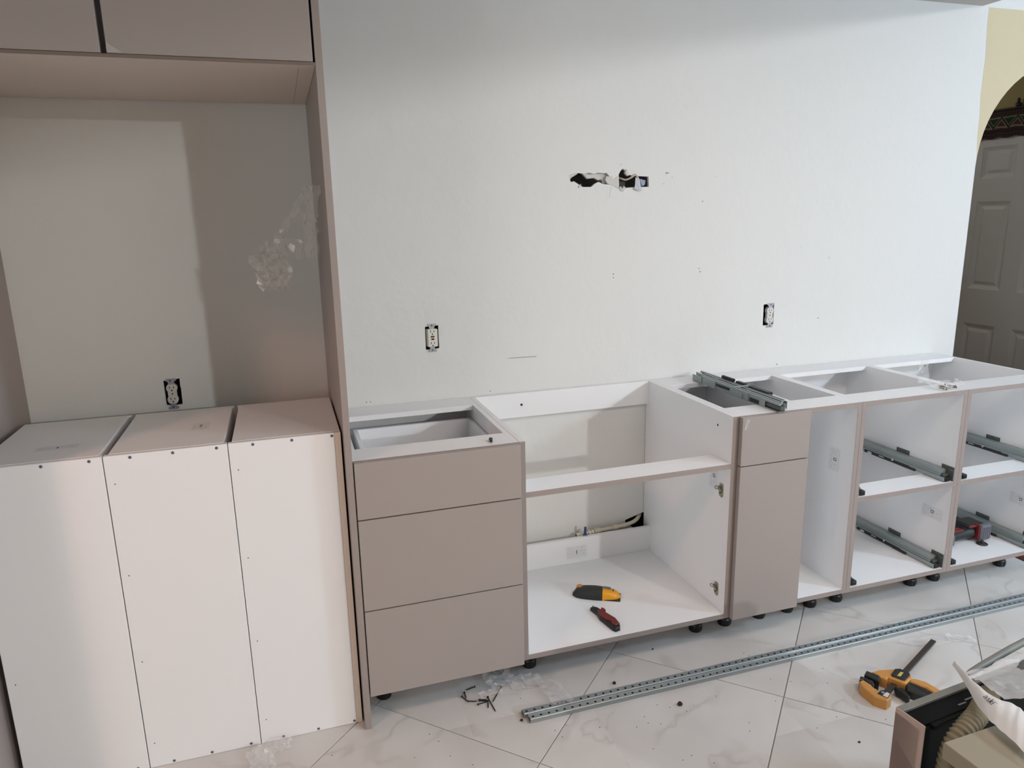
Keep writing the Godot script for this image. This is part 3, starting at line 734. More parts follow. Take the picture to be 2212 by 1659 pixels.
# ------------------------------------------------------------------ the niche on the left
func niche():
	# cabinets above it
	var c := thing("wall_cabinet", "deep beige wall cabinet with two doors above the niche", "cabinet", Vector3(0.09, 1.89, 0.3))
	boxpart(c, "body", Vector3(-0.3705, 1.9085, 0.003), Vector3(XP - T - 0.0005, CEIL - 0.001, 0.54), "white_board", 0.0006)
	boxpart(c, "underside_panel", Vector3(-0.3705, 1.8905, 0.003), Vector3(0.5205, 1.8985, 0.630), "beige_bounce", 0.0006)
	boxpart(c, "underside_panel", Vector3(0.521, 1.8905, 0.003), Vector3(XP - T - 0.0005, 1.8985, 0.630), "beige_bounce", 0.0006)
	boxpart(c, "edge_band", Vector3(-0.3705, 1.8905, 0.6302), Vector3(XP - T - 0.0005, 1.8985, 0.6318), "dark_band", 0.0005)
	boxpart(c, "door_front", Vector3(-0.368, 1.8995, 0.614), Vector3(0.0865, CEIL - 0.004, 0.633), "beige_front", 0.0012)
	var dr := boxpart(c, "door_front", Vector3(0.0995, 1.8995, 0.614), Vector3(0.5535, CEIL - 0.004, 0.633), "beige_front", 0.0012)
	var s := tool(); crumple(s, [Vector3(0.1005, 1.923, 0.634), Vector3(0.108, 1.915, 0.639), Vector3(0.135, 1.901, 0.634), Vector3(0.1005, 1.902, 0.634)], 5, 5, 0.0012, 0.06, 8); part(dr, "peeling_film", s, "film", "peeling corner of clear film")
	# three spare cabinets standing side by side
	var xs := [[-0.3503, -0.0480], [-0.0455, 0.2545], [0.2565, 0.5538]]
	var names := ["white flat-sided cabinet standing in the niche, left one, against the left wall", "white flat-sided cabinet standing in the niche, middle one, under the outlet", "white flat-sided cabinet standing in the niche, right one, beside the beige panel"]
	for k in 3:
		var x0: float = xs[k][0]; var x1: float = xs[k][1]
		c = thing("spare_cabinet", names[k], "cabinet", Vector3((x0 + x1) / 2, 0, 0.35), "spare white cabinets in the niche")
		var xe := x1 - (0.017 if k == 2 else 0.0)
		var fp := boxpart(c, "side_panel", Vector3(x0, 0.0005, 0.571), Vector3(xe, 0.9375, 0.588), "white_board", 0.0012)
		if k == 2: boxpart(c, "edge_strip", Vector3(xe + 0.0004, 0.0005, 0.571), Vector3(x1, 0.9375, 0.588), "cream_band", 0.001, "cream edge strip")
		s = tool(); cbox(s, Vector3(x0 + 0.009, 0.0005, 0.152), Vector3(x1 - (0.009 if k < 2 else 0.0005), 0.938, 0.5705), 0.0012)
		var body := part(c, "body", s, "white_board")
		boxpart(body, "back_lip", Vector3(x0 + 0.004, 0.0005, 0.135), Vector3(xe - 0.004, 0.934, 0.1515), "white_board", 0.0015)
		for y in [0.9285, 0.0085]:
			for q in [0.063, 0.165, 0.273]: screw_head(fp, Vector3(x0 + q, y + 0.002 * q, 0.588), Vector3(0, 0, 1), 0.0042, "screw_blue")
		for y in [0.8605, 0.600, 0.339, 0.078]: screw_head(fp, Vector3(x0 + (0.0195 if k else 0.0205), y, 0.5876), Vector3(0, 0, 1), 0.0017, "dark_plastic", "pin_hole")
		if k == 0: stamp(body, [Vector3(-0.231, 0.9388, 0.440), Vector3(-0.126, 0.9388, 0.436), Vector3(-0.126, 0.9388, 0.474), Vector3(-0.231, 0.9388, 0.478)], "print_0")
		if k == 1: stamp(body, [Vector3(0.147, 0.9388, 0.335), Vector3(0.196, 0.9388, 0.335), Vector3(0.194, 0.9388, 0.415), Vector3(0.145, 0.9388, 0.415)], "print_1")
	# clear film hanging off the panel
	c = thing("plastic_film", "crumpled clear plastic film hanging from the tall panel inside the niche", "plastic film", Vector3(0.5, 1.3, 0.3))
	s = tool()
	crumple(s, [Vector3(0.520, 1.615, 0.36), Vector3(0.5588, 1.612, 0.50), Vector3(0.535, 1.415, 0.47), Vector3(0.500, 1.420, 0.33)], 10, 18, 0.010, 0.03, 4)
	part(c, "upper_fold", s, "film_milky")
	s = tool()
	crumple(s, [Vector3(0.515, 1.610, 0.345), Vector3(0.528, 1.600, 0.37), Vector3(0.445, 1.455, 0.33), Vector3(0.425, 1.460, 0.30)], 5, 18, 0.008, 0.035, 9)
	crumple(s, [Vector3(0.425, 1.478, 0.30), Vector3(0.500, 1.468, 0.37), Vector3(0.500, 1.410, 0.37), Vector3(0.425, 1.420, 0.30)], 7, 6, 0.010, 0.035, 19)
	part(c, "strand", s, "film_milky")
	s = tool()
	crumple(s, [Vector3(0.385, 1.452, 0.28), Vector3(0.455, 1.455, 0.36), Vector3(0.462, 1.335, 0.38), Vector3(0.372, 1.330, 0.29)], 14, 14, 0.016, 0.035, 6)
	crumple(s, [Vector3(0.352, 1.420, 0.29), Vector3(0.440, 1.432, 0.38), Vector3(0.448, 1.328, 0.37), Vector3(0.380, 1.318, 0.33)], 12, 12, 0.018, 0.04, 16)
	part(c, "bunched_end", s, "film_milky")

# ------------------------------------------------------------------ outlets in the wall
func outlets():
	var duplex := [[2.4125, 1.0865, "white duplex outlet without a cover, high on the right above the open cabinets"], [0.0510, 0.9620, "white duplex outlet without a cover, in the niche above the middle spare cabinet"]]
	for q in duplex:
		var x: float = q[0]; var y: float = q[1]
		var c := outlet_base(x, y, q[2], 0.002 if x > 1 else -0.002)
		var s := tool()
		var m := Transform3D(Basis(), Vector3(x, y, 0))
		for sg in [-1, 1]:
			var p := []
			for k in 20:
				var a := TAU * k / 20.0
				p.append(Vector2(cos(a) * 0.0172, clampf(sin(a) * 0.0172, -0.0135, 0.0135) + 0.0195 * sg))
			extrude(s, p, -0.012, 0.003, m, 0.001)
		cbox(s, Vector3(x - 0.014, y - 0.012, -0.012), Vector3(x + 0.014, y + 0.012, 0.0008), 0.001)
		var r := part(c, "receptacle", s, "receptacle_white")
		for sg in [-1, 1]: slots(r, x, y + 0.0195 * sg, 0.0031)
		screw_head(r, Vector3(x, y, 0.001), Vector3(0, 0, 1), 0.0026, "dark_steel")
	var c := outlet_base(0.9435, 1.0905, "cream ground-fault outlet with red and black buttons, above the beige drawers", 0.0)
	var s := tool()
	cbox(s, Vector3(0.9235, 1.0575, -0.015), Vector3(0.9635, 1.1235, -0.002), 0.003)
	part(c, "frame", s, "receptacle_cream")
	s = tool(); cbox(s, Vector3(0.9270, 1.0575, -0.002), Vector3(0.9635, 1.1235, 0.005), 0.002)
	var r := part(c, "receptacle", s, "receptacle_cream")
	for sg in [-1, 1]: slots(r, 0.9445, 1.0885 + 0.0215 * sg + 0.002, 0.0051)
	boxpart(r, "reset_button", Vector3(0.938, 1.0925, 0.004), Vector3(0.9515, 1.0985, 0.0068), "red_button", 0.0006, "dark red button")
	boxpart(r, "test_button", Vector3(0.9395, 1.0835, 0.004), Vector3(0.9505, 1.089, 0.0066), "black_plastic", 0.0006, "black button")

func outlet_base(x: float, y: float, label: String, lean: float) -> Node3D:
	var c := thing("wall_outlet", label, "outlet", Vector3(x, y, 0))
	var s := tool()   # the box in the wall: open towards the room
	for q in [[-0.033, -0.031, -0.055, 0.055], [0.031, 0.033, -0.055, 0.055], [-0.031, 0.031, -0.055, -0.053], [-0.031, 0.031, 0.053, 0.055]]:
		cbox(s, Vector3(x + q[0], y + q[2], -0.075), Vector3(x + q[1], y + q[3], -0.0135), 0.0)
	cbox(s, Vector3(x - 0.033, y - 0.055, -0.077), Vector3(x + 0.033, y + 0.055, -0.075), 0.0)
	part(c, "wall_box", s, "black_plastic")
	s = tool()
	for sg in [-1, 1]:
		var e: float = 0.0425 * sg
		extrude(s, [Vector2(x - 0.008, y + 0.030 * sg), Vector2(x + 0.008, y + 0.030 * sg), Vector2(x + 0.010, y + e), Vector2(x + 0.017, y + e + 0.003 * sg), Vector2(x + 0.015, y + e + 0.010 * sg), Vector2(x - 0.015, y + e + 0.010 * sg), Vector2(x - 0.017, y + e + 0.003 * sg), Vector2(x - 0.010, y + e)], 0.0004, 0.0018)
	cbox(s, Vector3(x - 0.010, y - 0.036, -0.013), Vector3(x + 0.010, y + 0.036, -0.0115), 0.0)
	var yk := part(c, "yoke", s, "yoke_steel")
	for sg in [-1, 1]: screw_head(yk, Vector3(x + lean, y + 0.0455 * sg, 0.0019), Vector3(0, 0, 1), 0.0032, "dark_steel")
	return c

func slots(parent: Node, x: float, y: float, z: float):
	for q in [[-0.0062, 0.0042], [0.0062, 0.0034]]:
		boxpart(parent, "slot", Vector3(x + q[0] - 0.001, y + 0.003 - q[1], z - 0.001), Vector3(x + q[0] + 0.001, y + 0.003 + q[1], z + 0.0002), "shadow_hole", 0.0)
	var s := tool(); extrude(s, circle2(Vector2(x, y - 0.0068), 0.0025, 10), z - 0.001, z + 0.0002); part(parent, "ground_hole", s, "shadow_hole")

# ------------------------------------------------------------------ marks and the broken opening in the wall
func wall_damage():
	O = Vector3.ZERO
	var wall := get_node("wall_back")
	# torn gypsum along the hole edges
	var s := tool()
	extrude(s, [Vector2(1.487, 1.669), Vector2(1.528, 1.676), Vector2(1.524, 1.670), Vector2(1.500, 1.657), Vector2(1.489, 1.643)], -0.020, -0.004, FRONT, 0.003)
	extrude(s, [Vector2(1.545, 1.676), Vector2(1.640, 1.677), Vector2(1.655, 1.664), Vector2(1.652, 1.634), Vector2(1.634, 1.634), Vector2(1.628, 1.650), Vector2(1.611, 1.648), Vector2(1.597, 1.656), Vector2(1.568, 1.653), Vector2(1.552, 1.668)], -0.026, -0.0145, FRONT, 0.002)
	extrude(s, [Vector2(1.640, 1.662), Vector2(1.664, 1.662), Vector2(1.670, 1.650), Vector2(1.690, 1.665), Vector2(1.692, 1.615), Vector2(1.680, 1.620), Vector2(1.663, 1.630), Vector2(1.645, 1.634), Vector2(1.636, 1.648)], -0.012, 0.0015, FRONT, 0.0015)
	extrude(s, [Vector2(1.694, 1.618), Vector2(1.700, 1.625), Vector2(1.706, 1.616), Vector2(1.714, 1.626), Vector2(1.722, 1.618), Vector2(1.712, 1.606), Vector2(1.701, 1.607)], -0.006, 0.004, FRONT, 0.0015)
	extrude(s, [Vector2(1.718, 1.672), Vector2(1.722, 1.689), Vector2(1.729, 1.680), Vector2(1.737, 1.666), Vector2(1.729, 1.662)], -0.010, 0.003, FRONT, 0.0015)
	extrude(s, [Vector2(1.524, 1.627), Vector2(1.536, 1.634), Vector2(1.534, 1.622), Vector2(1.526, 1.620)], -0.006, 0.003, FRONT, 0.001)
	part(wall, "broken_gypsum", s, "gypsum", "torn gypsum round the opening")
	s = tool(); extrude(s, [Vector2(1.662, 1.628), Vector2(1.672, 1.626), Vector2(1.676, 1.600), Vector2(1.672, 1.582), Vector2(1.655, 1.585), Vector2(1.656, 1.604)], 0.0, 0.0012, FRONT, 0.0005); part(wall, "torn_paper", s, "wall_paint")
	var c := thing("electrical_cable", "cream cable end with a scrap of blue-white paper in the broken wall opening", "cable", Vector3(1.75, 1.65, -0.03))
	s = tool(); tube(s, curve([Vector3(1.697, 1.664, -0.045), Vector3(1.712, 1.654, -0.02), Vector3(1.727, 1.649, -0.008), Vector3(1.744, 1.657, 0.003), Vector3(1.757, 1.666, 0.006), Vector3(1.766, 1.661, 0.008), Vector3(1.784, 1.645, -0.01)], 5), [0.0035], 8); part(c, "cable", s, "cable_cream")
	s = tool(); crumple(s, [Vector3(1.760, 1.658, 0.006), Vector3(1.778, 1.650, 0.009), Vector3(1.785, 1.606, 0.012), Vector3(1.756, 1.613, 0.008)], 4, 6, 0.0016, 0.03, 2); part(c, "paper_scrap", s, "paper")
	s = tool(); crumple(s, [Vector3(1.778, 1.651, 0.008), Vector3(1.805, 1.646, 0.004), Vector3(1.801, 1.630, 0.006), Vector3(1.786, 1.624, 0.010)], 4, 4, 0.0014, 0.03, 7); part(c, "paper_scrap", s, "paper_blue")
	# dings and specks
	O = Vector3.ZERO
	for q in [[1.6745, 1.2929, 0.0035], [1.6747, 1.2785, 0.003], [2.0574, 1.2992, 0.003], [2.0623, 1.2859, 0.0035], [2.0627, 1.5642, 0.003], [2.6648, 1.0594, 0.0035], [2.4644, 0.8681, 0.004], [1.897, 1.673, 0.005], [1.905, 1.674, 0.003], [1.922, 1.657, 0.002], [1.886, 1.633, 0.002], [0.690, 0.8700, 0.003], [0.705, 0.8700, 0.0026], [1.16, 0.868, 0.003], [2.6966, 1.3212, 0.002], [2.70, 1.318, 0.002], [2.55, 1.37, 0.0015], [2.12, 1.66, 0.0015], [1.70, 1.705, 0.0022]]:
		s = tool(); extrude(s, circle2(Vector2(q[0], q[1]), q[2], 7, q[2] * 0.7), 0.0, 0.0004); part(wall, "ding", s, "rim_grey")
	s = tool(); extrude(s, [Vector2(1.2265, 0.9905), Vector2(1.245, 0.9900), Vector2(1.300, 0.9890), Vector2(1.350, 0.9885), Vector2(1.351, 0.9905), Vector2(1.30, 0.9912), Vector2(1.245, 0.9918)], 0.0, 0.0004); part(wall, "scratch", s, "rim_grey")

# ------------------------------------------------------------------ things on and in the run of cabinets
func loose_slide(x: float, z0: float, z1: float, label: String):
	var c := thing("drawer_slide", label, "drawer slide", Vector3(x, H, (z0 + z1) / 2), "loose drawer slides on the cabinet top")
	var n := z1 - z0
	var s := tool()
	cbox(s, Vector3(x - 0.013, H + 0.0003, z0), Vector3(x + 0.013, H + 0.003, z1), 0.0005)
	cbox(s, Vector3(x - 0.013, H + 0.003, z0), Vector3(x - 0.0105, H + 0.026, z0 + n * 0.86), 0.0006)
	cbox(s, Vector3(x + 0.0105, H + 0.003, z0), Vector3(x + 0.013, H + 0.026, z1), 0.0006)
	part(c, "outer_channel", s, "grey_steel")
	s = tool(); cbox(s, Vector3(x - 0.008, H + 0.006, z0 + 0.02), Vector3(x + 0.008, H + 0.021, z1 + 0.004), 0.002); part(c, "middle_channel", s, "dark_steel")
	s = tool(); cbox(s, Vector3(x - 0.0115, H + 0.023, z0 + 0.05), Vector3(x - 0.0035, H + 0.031, z1), 0.001); cbox(s, Vector3(x + 0.003, H + 0.023, z0 + 0.0), Vector3(x + 0.0105, H + 0.031, z1 - 0.01), 0.001); part(c, "inner_channel", s, "grey_steel")
	for q in [[0.0, 0.12, 0.004, 0.028], [0.22, 0.30, 0.0005, 0.030], [0.48, 0.62, 0.0005, 0.022], [0.645, 0.685, 0.0005, 0.029]]:
		boxpart(c, "bracket", Vector3(x - 0.0165, H + q[2], z0 + n * q[0]), Vector3(x - 0.013, H + q[3], z0 + n * q[1]), "grey_steel", 0.0008)
	boxpart(c, "window_slot", Vector3(x - 0.0168, H + 0.014, z0 + n * 0.31), Vector3(x - 0.0128, H + 0.024, z0 + n * 0.47), "dark_plastic", 0.0005)
	boxpart(c, "window_slot", Vector3(x - 0.0145, H + 0.004, z0 + n * 0.70), Vector3(x - 0.0130, H + 0.018, z0 + n * 0.80), "dark_plastic", 0.0005)
	return c

func on_the_run():
	var c: Node3D = loose_slide(2.009, 0.085, 0.622, "grey steel drawer slide lying on the cabinet top, the one nearer the sink")
	c = loose_slide(2.044, 0.055, 0.588, "grey drawer slide with a black latch on the cabinet top, farther from the sink")
	var s := tool()
	cbox(s, Vector3(2.046, H + 0.031, 0.205), Vector3(2.058, H + 0.043, 0.285), 0.004); cbox(s, Vector3(2.050, H + 0.031, 0.295), Vector3(2.066, H + 0.038, 0.345), 0.003)
	cbox(s, Vector3(2.048, H + 0.030, 0.375), Vector3(2.068, H + 0.037, 0.495), 0.002); cbox(s, Vector3(2.058, H + 0.010, 0.375), Vector3(2.068, H + 0.034, 0.495), 0.002)
	part(c, "latch", s, "black_plastic", "black plastic latch")
	s = tool(); cbox(s, Vector3(2.000, H + 0.0312, 0.352), Vector3(2.068, H + 0.0332, 0.366), 0.0005); part(c, "cross_tie", s, "grey_steel")
	# black plastic clip on the drawer cabinet
	O = Vector3(0.996, H, 0.572)
	s = tool()
	tube(s, [Vector3(0.9995, H + 0.0052, 0.560), Vector3(0.997, H + 0.0056, 0.572), Vector3(0.994, H + 0.0052, 0.588)], [0.0045, 0.0056, 0.0035], 8)
	tube(s, [Vector3(0.992, H + 0.008, 0.572), Vector3(1.002, H + 0.008, 0.570)], [0.003], 6)
	one("plastic_clip", "tiny black plastic clip lying on the front rail above the beige drawers", "clip", s, "black_plastic", O)
	# bag of small screws on the rail of the right-hand cabinets
	c = thing("screw_bag", "small clear bag of brown screws on the cabinet top at the right end", "bag", Vector3(2.80, H, 0.54))
	s = tool(); crumple(s, [Vector3(2.72, H + 0.022, 0.53), Vector3(2.83, H + 0.022, 0.53), Vector3(2.83, H + 0.004, 0.59), Vector3(2.73, H + 0.003, 0.59)], 9, 7, 0.006, 0.04, 5, H)
	crumple(s, [Vector3(2.70, H + 0.02, 0.52), Vector3(2.745, H + 0.02, 0.53), Vector3(2.83, H + 0.085, 0.44), Vector3(2.80, H + 0.09, 0.43)], 5, 10, 0.006, 0.04, 15, H)
	crumple(s, [Vector3(2.83, H + 0.012, 0.56), Vector3(2.86, H + 0.03, 0.54), Vector3(2.868, H + 0.015, 0.575), Vector3(2.835, H + 0.003, 0.59)], 5, 5, 0.006, 0.05, 25, H)
	part(c, "plastic", s, "film")
	for k in 22:
		s = tool()
		var p := Vector3(rng.randf_range(2.742, 2.822), H + rng.randf_range(0.003, 0.014), rng.randf_range(0.552, 0.588))
		var a := rng.randf() * TAU; var d := Vector3(cos(a), 0.05, sin(a)) * 0.008
		tube(s, [p - d, p + d * 0.55, p + d * 0.56, p + d * 0.8], [0.0013, 0.0015, 0.0034, 0.0034], 7)
		part(c, "screw", s, "brass_screw")
	# stud finder
	c = thing("stud_finder", "black and yellow hand-held stud finder on the floor of the sink cabinet", "stud finder", Vector3(1.455, L + T, 0.345))
	var ax := Vector3(0.170, 0, 0.088).normalized(); var across := Vector3(-ax.z, 0, ax.x)
	var o := Vector3(1.455, L + T + 0.0004, 0.345)
	var loft := func(s2: SurfaceTool, t0: float, t1: float, grow: float, y_lo := 0.0):
		var rings := []
		for i in 9:
			var t: float = lerpf(t0, t1, i / 8.0)
			var e := clampf(1.0 - pow(absf(t) / 0.090, 4.0), 0.0, 1.0)
			var w := (0.030 - 0.004 * absf(t / 0.09)) * sqrt(maxf(e, 0.02)) + grow; var hh := 0.036 * pow(maxf(e, 0.02), 0.4) * (1.0 - 0.25 * maxf(t, 0.0) / 0.09) + grow
			var ring := []
			for q in [[-1.0, 0.0], [-1.0, 0.45], [-0.86, 0.8], [-0.6, 0.97], [0.0, 1.0], [0.6, 0.97], [0.86, 0.8], [1.0, 0.45], [1.0, 0.0]]:
				ring.append(o + ax * t + across * w * q[0] + Vector3(0, maxf(hh * q[1], y_lo), 0))
			rings.append(ring)
		s2.set_smooth_group(1)
		for i in 8:
			for j in 8:
				var mid: Vector3 = (rings[i][j] + rings[i + 1][j + 1]) / 2.0
				face_n(s2, [rings[i][j], rings[i + 1][j], rings[i + 1][j + 1], rings[i][j + 1]], mid - (o + ax * (t0 + t1) / 2.0 + Vector3(0, 0.008, 0)))
		s2.set_smooth_group(-1)
		face_n(s2, rings[0], -ax); face_n(s2, rings[8], ax)
	s = tool(); loft.call(s, -0.0895, 0.022, 0.0004); part(c, "grip", s, "dark_plastic", "black rubber grip")
	s = tool(); loft.call(s, 0.0225, 0.0895, 0.0); part(c, "shell", s, "stud_yellow", "yellow nose")
	s = tool(); var m := Transform3D(Basis(ax, Vector3.UP, across), o)
	cbox(s, Vector3(-0.014, -0.003, -0.011), Vector3(0.014, 0.0012, 0.011), 0.001, Transform3D(m.basis * Basis(Vector3.RIGHT, -0.20) * Basis(Vector3.BACK, -0.09), m * Vector3(0.038, 0.0315, -0.0125))); part(c, "display_window", s, "window_grey", "grey display window")
	s = tool(); lathe(s, [Vector2(0.012, 0.026), Vector2(0.012, 0.0328), Vector2(0.0095, 0.034), Vector2(0, 0.0337)], 16, Transform3D(m.basis, m * Vector3(-0.064, 0, -0.012))); part(c, "round_button", s, "orange_knob", "orange round button")
	s = tool(); cbox(s, Vector3(0.060, 0.022, -0.012), Vector3(0.063, 0.0290, 0.006), 0.0005, m); part(c, "mark", s, "dark_plastic")
	s = tool(); cbox(s, Vector3(0.020, -0.0002, -0.0285), Vector3(0.0885, 0.004, 0.0285), 0.002, m); part(c, "base_lip", s, "dark_plastic")
	# utility knife
	c = thing("utility_knife", "red and black utility knife on the floor of the sink cabinet", "knife", Vector3(1.42, L + T, 0.5))
	var y0 := L + T + 0.0004
	s = tool(); extrude(s, [Vector2(1.392, 0.429), Vector2(1.401, 0.426), Vector2(1.416, 0.434), Vector2(1.423, 0.452), Vector2(1.430, 0.466), Vector2(1.428, 0.484), Vector2(1.436, 0.503), Vector2(1.445, 0.528), Vector2(1.443, 0.567), Vector2(1.436, 0.582), Vector2(1.418, 0.586), Vector2(1.411, 0.574), Vector2(1.404, 0.535), Vector2(1.397, 0.500), Vector2(1.400, 0.469)], y0, y0 + 0.014, PLAN, 0.003); part(c, "body", s, "black_plastic")
	s = tool(); extrude(s, [Vector2(1.404, 0.461), Vector2(1.415, 0.457), Vector2(1.424, 0.458), Vector2(1.4305, 0.465), Vector2(1.4285, 0.481), Vector2(1.436, 0.503), Vector2(1.4445, 0.527), Vector2(1.4435, 0.563), Vector2(1.424, 0.571), Vector2(1.417, 0.557), Vector2(1.422, 0.540), Vector2(1.409, 0.526), Vector2(1.400, 0.498)], y0 + 0.010, y0 + 0.0175, PLAN, 0.002); part(c, "handle_shell", s, "knife_red", "red handle")
	s = tool(); extrude(s, [Vector2(1.410, 0.408), Vector2(1.398, 0.427), Vector2(1.416, 0.440), Vector2(1.418, 0.434)], y0 + 0.006, y0 + 0.0068, PLAN); part(c, "blade", s, "blade", "steel blade")
	s = tool(); extrude(s, [Vector2(1.424, 0.452), Vector2(1.431, 0.456), Vector2(1.434, 0.467), Vector2(1.430, 0.478), Vector2(1.424, 0.470)], y0 + 0.004, y0 + 0.020, PLAN, 0.002); part(c, "slider", s, "tool_red")
	# water valve and pipe behind the sink cabinet
	c = thing("water_pipe", "cream water pipe with a blue-handled shut-off valve behind the sink cabinet", "pipe", Vector3(1.66, 0.23, 0.03))
	s = tool(); tube(s, curve([Vector3(1.845, 0.262, -0.060), Vector3(1.822, 0.256, -0.02), Vector3(1.785, 0.246, 0.014), Vector3(1.74, 0.240, 0.026), Vector3(1.68, 0.236, 0.028), Vector3(1.60, 0.232, 0.028), Vector3(1.505, 0.2275, 0.028)], 5), [0.0085], 12); part(c, "pipe", s, "pipe_cream")
	for q in [[1.585, 1.612, 0.0135], [1.573, 1.583, 0.0115], [1.557, 1.570, 0.012], [1.670, 1.692, 0.0125], [1.715, 1.728, 0.0105]]:
		s = tool(); tube(s, [Vector3(q[0], 0.2275 + (q[0] - 1.505) * 0.05, 0.028), Vector3(q[1], 0.2275 + (q[1] - 1.505) * 0.05, 0.028)], [q[2]], 8); part(c, "coupling", s, "pipe_cream")
	s = tool(); tube(s, [Vector3(1.536, 0.228, 0.010), Vector3(1.537, 0.229, 0.046)], [0.0145], 14); part(c, "valve_body", s, "receptacle_white")
	s = tool(); tube(s, [Vector3(1.537, 0.230, 0.047), Vector3(1.537, 0.232, 0.053)], [0.0115], 12); cbox(s, Vector3(1.532, 0.228, 0.046), Vector3(1.541, 0.270, 0.054), 0.003); part(c, "valve_handle", s, "valve_blue", "blue lever handle")
	s = tool(); lathe(s, [Vector2(0.0, 0.0), Vector2(0.0062, 0.0), Vector2(0.0062, 0.0004), Vector2(0.0, 0.0005)], 10, Transform3D(Basis(Vector3(0, 0, 1), PI / 2), Vector3(1.5049, 0.2275, 0.028))); part(c, "pipe_mouth", s, "shadow_hole")
	# cordless power tool in the last cabinet
	power_tool()

func power_tool():
	var c := thing("power_tool", "red and black cordless power tool lying in the right-end cabinet", "power tool", Vector3(3.16, L + T, 0.47))
	var b := L + T + 0.0005
	# the head with its grey face on the right, a round shank running to a red-ended grip on the left, a disc foot in front
	var m := Transform3D(Basis(Vector3.UP, 0.0) , Vector3(3.13, b, 0.44))
	var s := tool(); cbox(s, Vector3(-0.005, 0.012, -0.055), Vector3(0.085, 0.074, 0.030), 0.008, m); part(c, "head", s, "black_plastic")
	s = tool(); cbox(s, Vector3(0.036, 0.010, 0.028), Vector3(0.092, 0.078, 0.056), 0.007, m)
	for k in 4: cbox(s, Vector3(0.046 + 0.010 * k, 0.018, 0.055), Vector3(0.051 + 0.010 * k, 0.070, 0.058), 0.001, m)
	part(c, "battery", s, "battery_grey", "grey ribbed battery")
	s = tool(); cbox(s, Vector3(0.030, 0.008, 0.020), Vector3(0.037, 0.079, 0.046), 0.003, m); cbox(s, Vector3(-0.010, 0.066, 0.026), Vector3(0.034, 0.075, 0.034), 0.003, m); part(c, "red_trim", s, "tool_red", "red housing trim")
	s = tool(); tube(s, curve([m * Vector3(0.015, 0.038, 0.010), m * Vector3(-0.04, 0.036, 0.016), m * Vector3(-0.10, 0.034, 0.020)], 4), [0.028, 0.027, 0.024, 0.022, 0.021, 0.021, 0.021, 0.022, 0.024], 14); part(c, "grip", s, "dark_plastic", "black grip")
	s = tool(); cbox(s, Vector3(-0.125, 0.052, -0.004), Vector3(-0.03, 0.059, 0.026), 0.003, m); part(c, "red_strip", s, "tool_red")
	s = tool(); cbox(s, Vector3(-0.120, 0.002, -0.010), Vector3(-0.094, 0.054, 0.046), 0.008, m); part(c, "end_block", s, "battery_grey")
	s = tool(); cbox(s, Vector3(-0.140, 0.002, -0.010), Vector3(-0.119, 0.050, 0.046), 0.005, m); part(c, "end_cap", s, "tool_red", "red end cap")
	s = tool(); lathe(s, [Vector2(0.0, 0.0), Vector2(0.020, 0.0), Vector2(0.022, 0.003), Vector2(0.018, 0.006), Vector2(0.006, 0.007), Vector2(0.005, 0.016), Vector2(0, 0.016)], 18, Transform3D(Basis(), Vector3(3.166, b, 0.502))); part(c, "foot_disc", s, "bar_steel")

# ------------------------------------------------------------------ things on the floor
func perforated(x0: float, x1: float, z: float, y: float, label: String):
	var c := thing("perforated_rail", label, "metal rail", Vector3((x0 + x1) / 2, 0, z), "perforated zinc rails on the floor")
	var s := tool()
	var pitch := 0.0262; var n := int((x1 - x0) / pitch)
	var w := 0.022
	for k in n:   # one strip of top face with its square hole, again and again
		var a := x0 + pitch * k; var b := a + pitch
		var h := [Vector3((a + b) / 2 - 0.0036, y, z - 0.0036), Vector3((a + b) / 2 + 0.0036, y, z - 0.0036), Vector3((a + b) / 2 + 0.0036, y, z + 0.0036), Vector3((a + b) / 2 - 0.0036, y, z + 0.0036)]
		var e := [Vector3(a, y, z - w / 2), Vector3(b, y, z - w / 2), Vector3(b, y, z + w / 2), Vector3(a, y, z + w / 2)]
		for j in 4:
			var q := (j + 1) % 4
			face_n(s, [e[j], e[q], h[q], h[j]], Vector3.UP)
			var dn := Vector3(0, -0.0018, 0)
			face_n(s, [e[j] + dn, e[q] + dn, h[q] + dn, h[j] + dn], Vector3.DOWN)
			face_n(s, [h[j], h[q], h[q] + dn, h[j] + dn], (Vector3((a + b) / 2, y, z) - (h[j] + h[q]) / 2.0))
	x1 = x0 + pitch * n
	part(c, "perforated_face", s, "zinc")
	s = tool()
	cbox(s, Vector3(x0, 0.0006, z - w / 2 - 0.0018), Vector3(x1, y + 0.0002, z - w / 2), 0.0005)
	# a rolled lip along the near edge
	tube(s, [Vector3(x0, y + 0.0012, z + w / 2 + 0.0025), Vector3(x1, y + 0.0012, z + w / 2 + 0.0025)], [0.0034], 10)
	cbox(s, Vector3(x0, 0.0006, z + w / 2 + 0.001), Vector3(x1, y, z + w / 2 + 0.003), 0.0005)
	part(c, "flange", s, "zinc")
	s = tool(); cbox(s, Vector3(x0 + 0.002, 0.0004, z - w / 2 + 0.001), Vector3(x1 - 0.002, y - 0.006, z + w / 2 - 0.001), 0.0); part(c, "hole_shade", s, "shadow_hole")  # black sheet below the face stands in for the shade in the holes

func drywall_screw(a: Vector2, b: Vector2, m: String, label: String, ya := 0.0034, yb := 0.0018):   # head at a
	var pa := Vector3(a.x, ya, a.y); var pb := Vector3(b.x, yb, b.y)
	O = pa
	var s := tool()
	var d := (pb - pa)
	tube(s, [pa, pa + d * 0.02, pa + d * 0.09, pa + d * 0.88, pb], [0.0036, 0.0036, 0.0017, 0.0017, 0.0003], 8)
	one("drywall_screw", label, "screw", s, m, O, "loose dark screws on the floor")

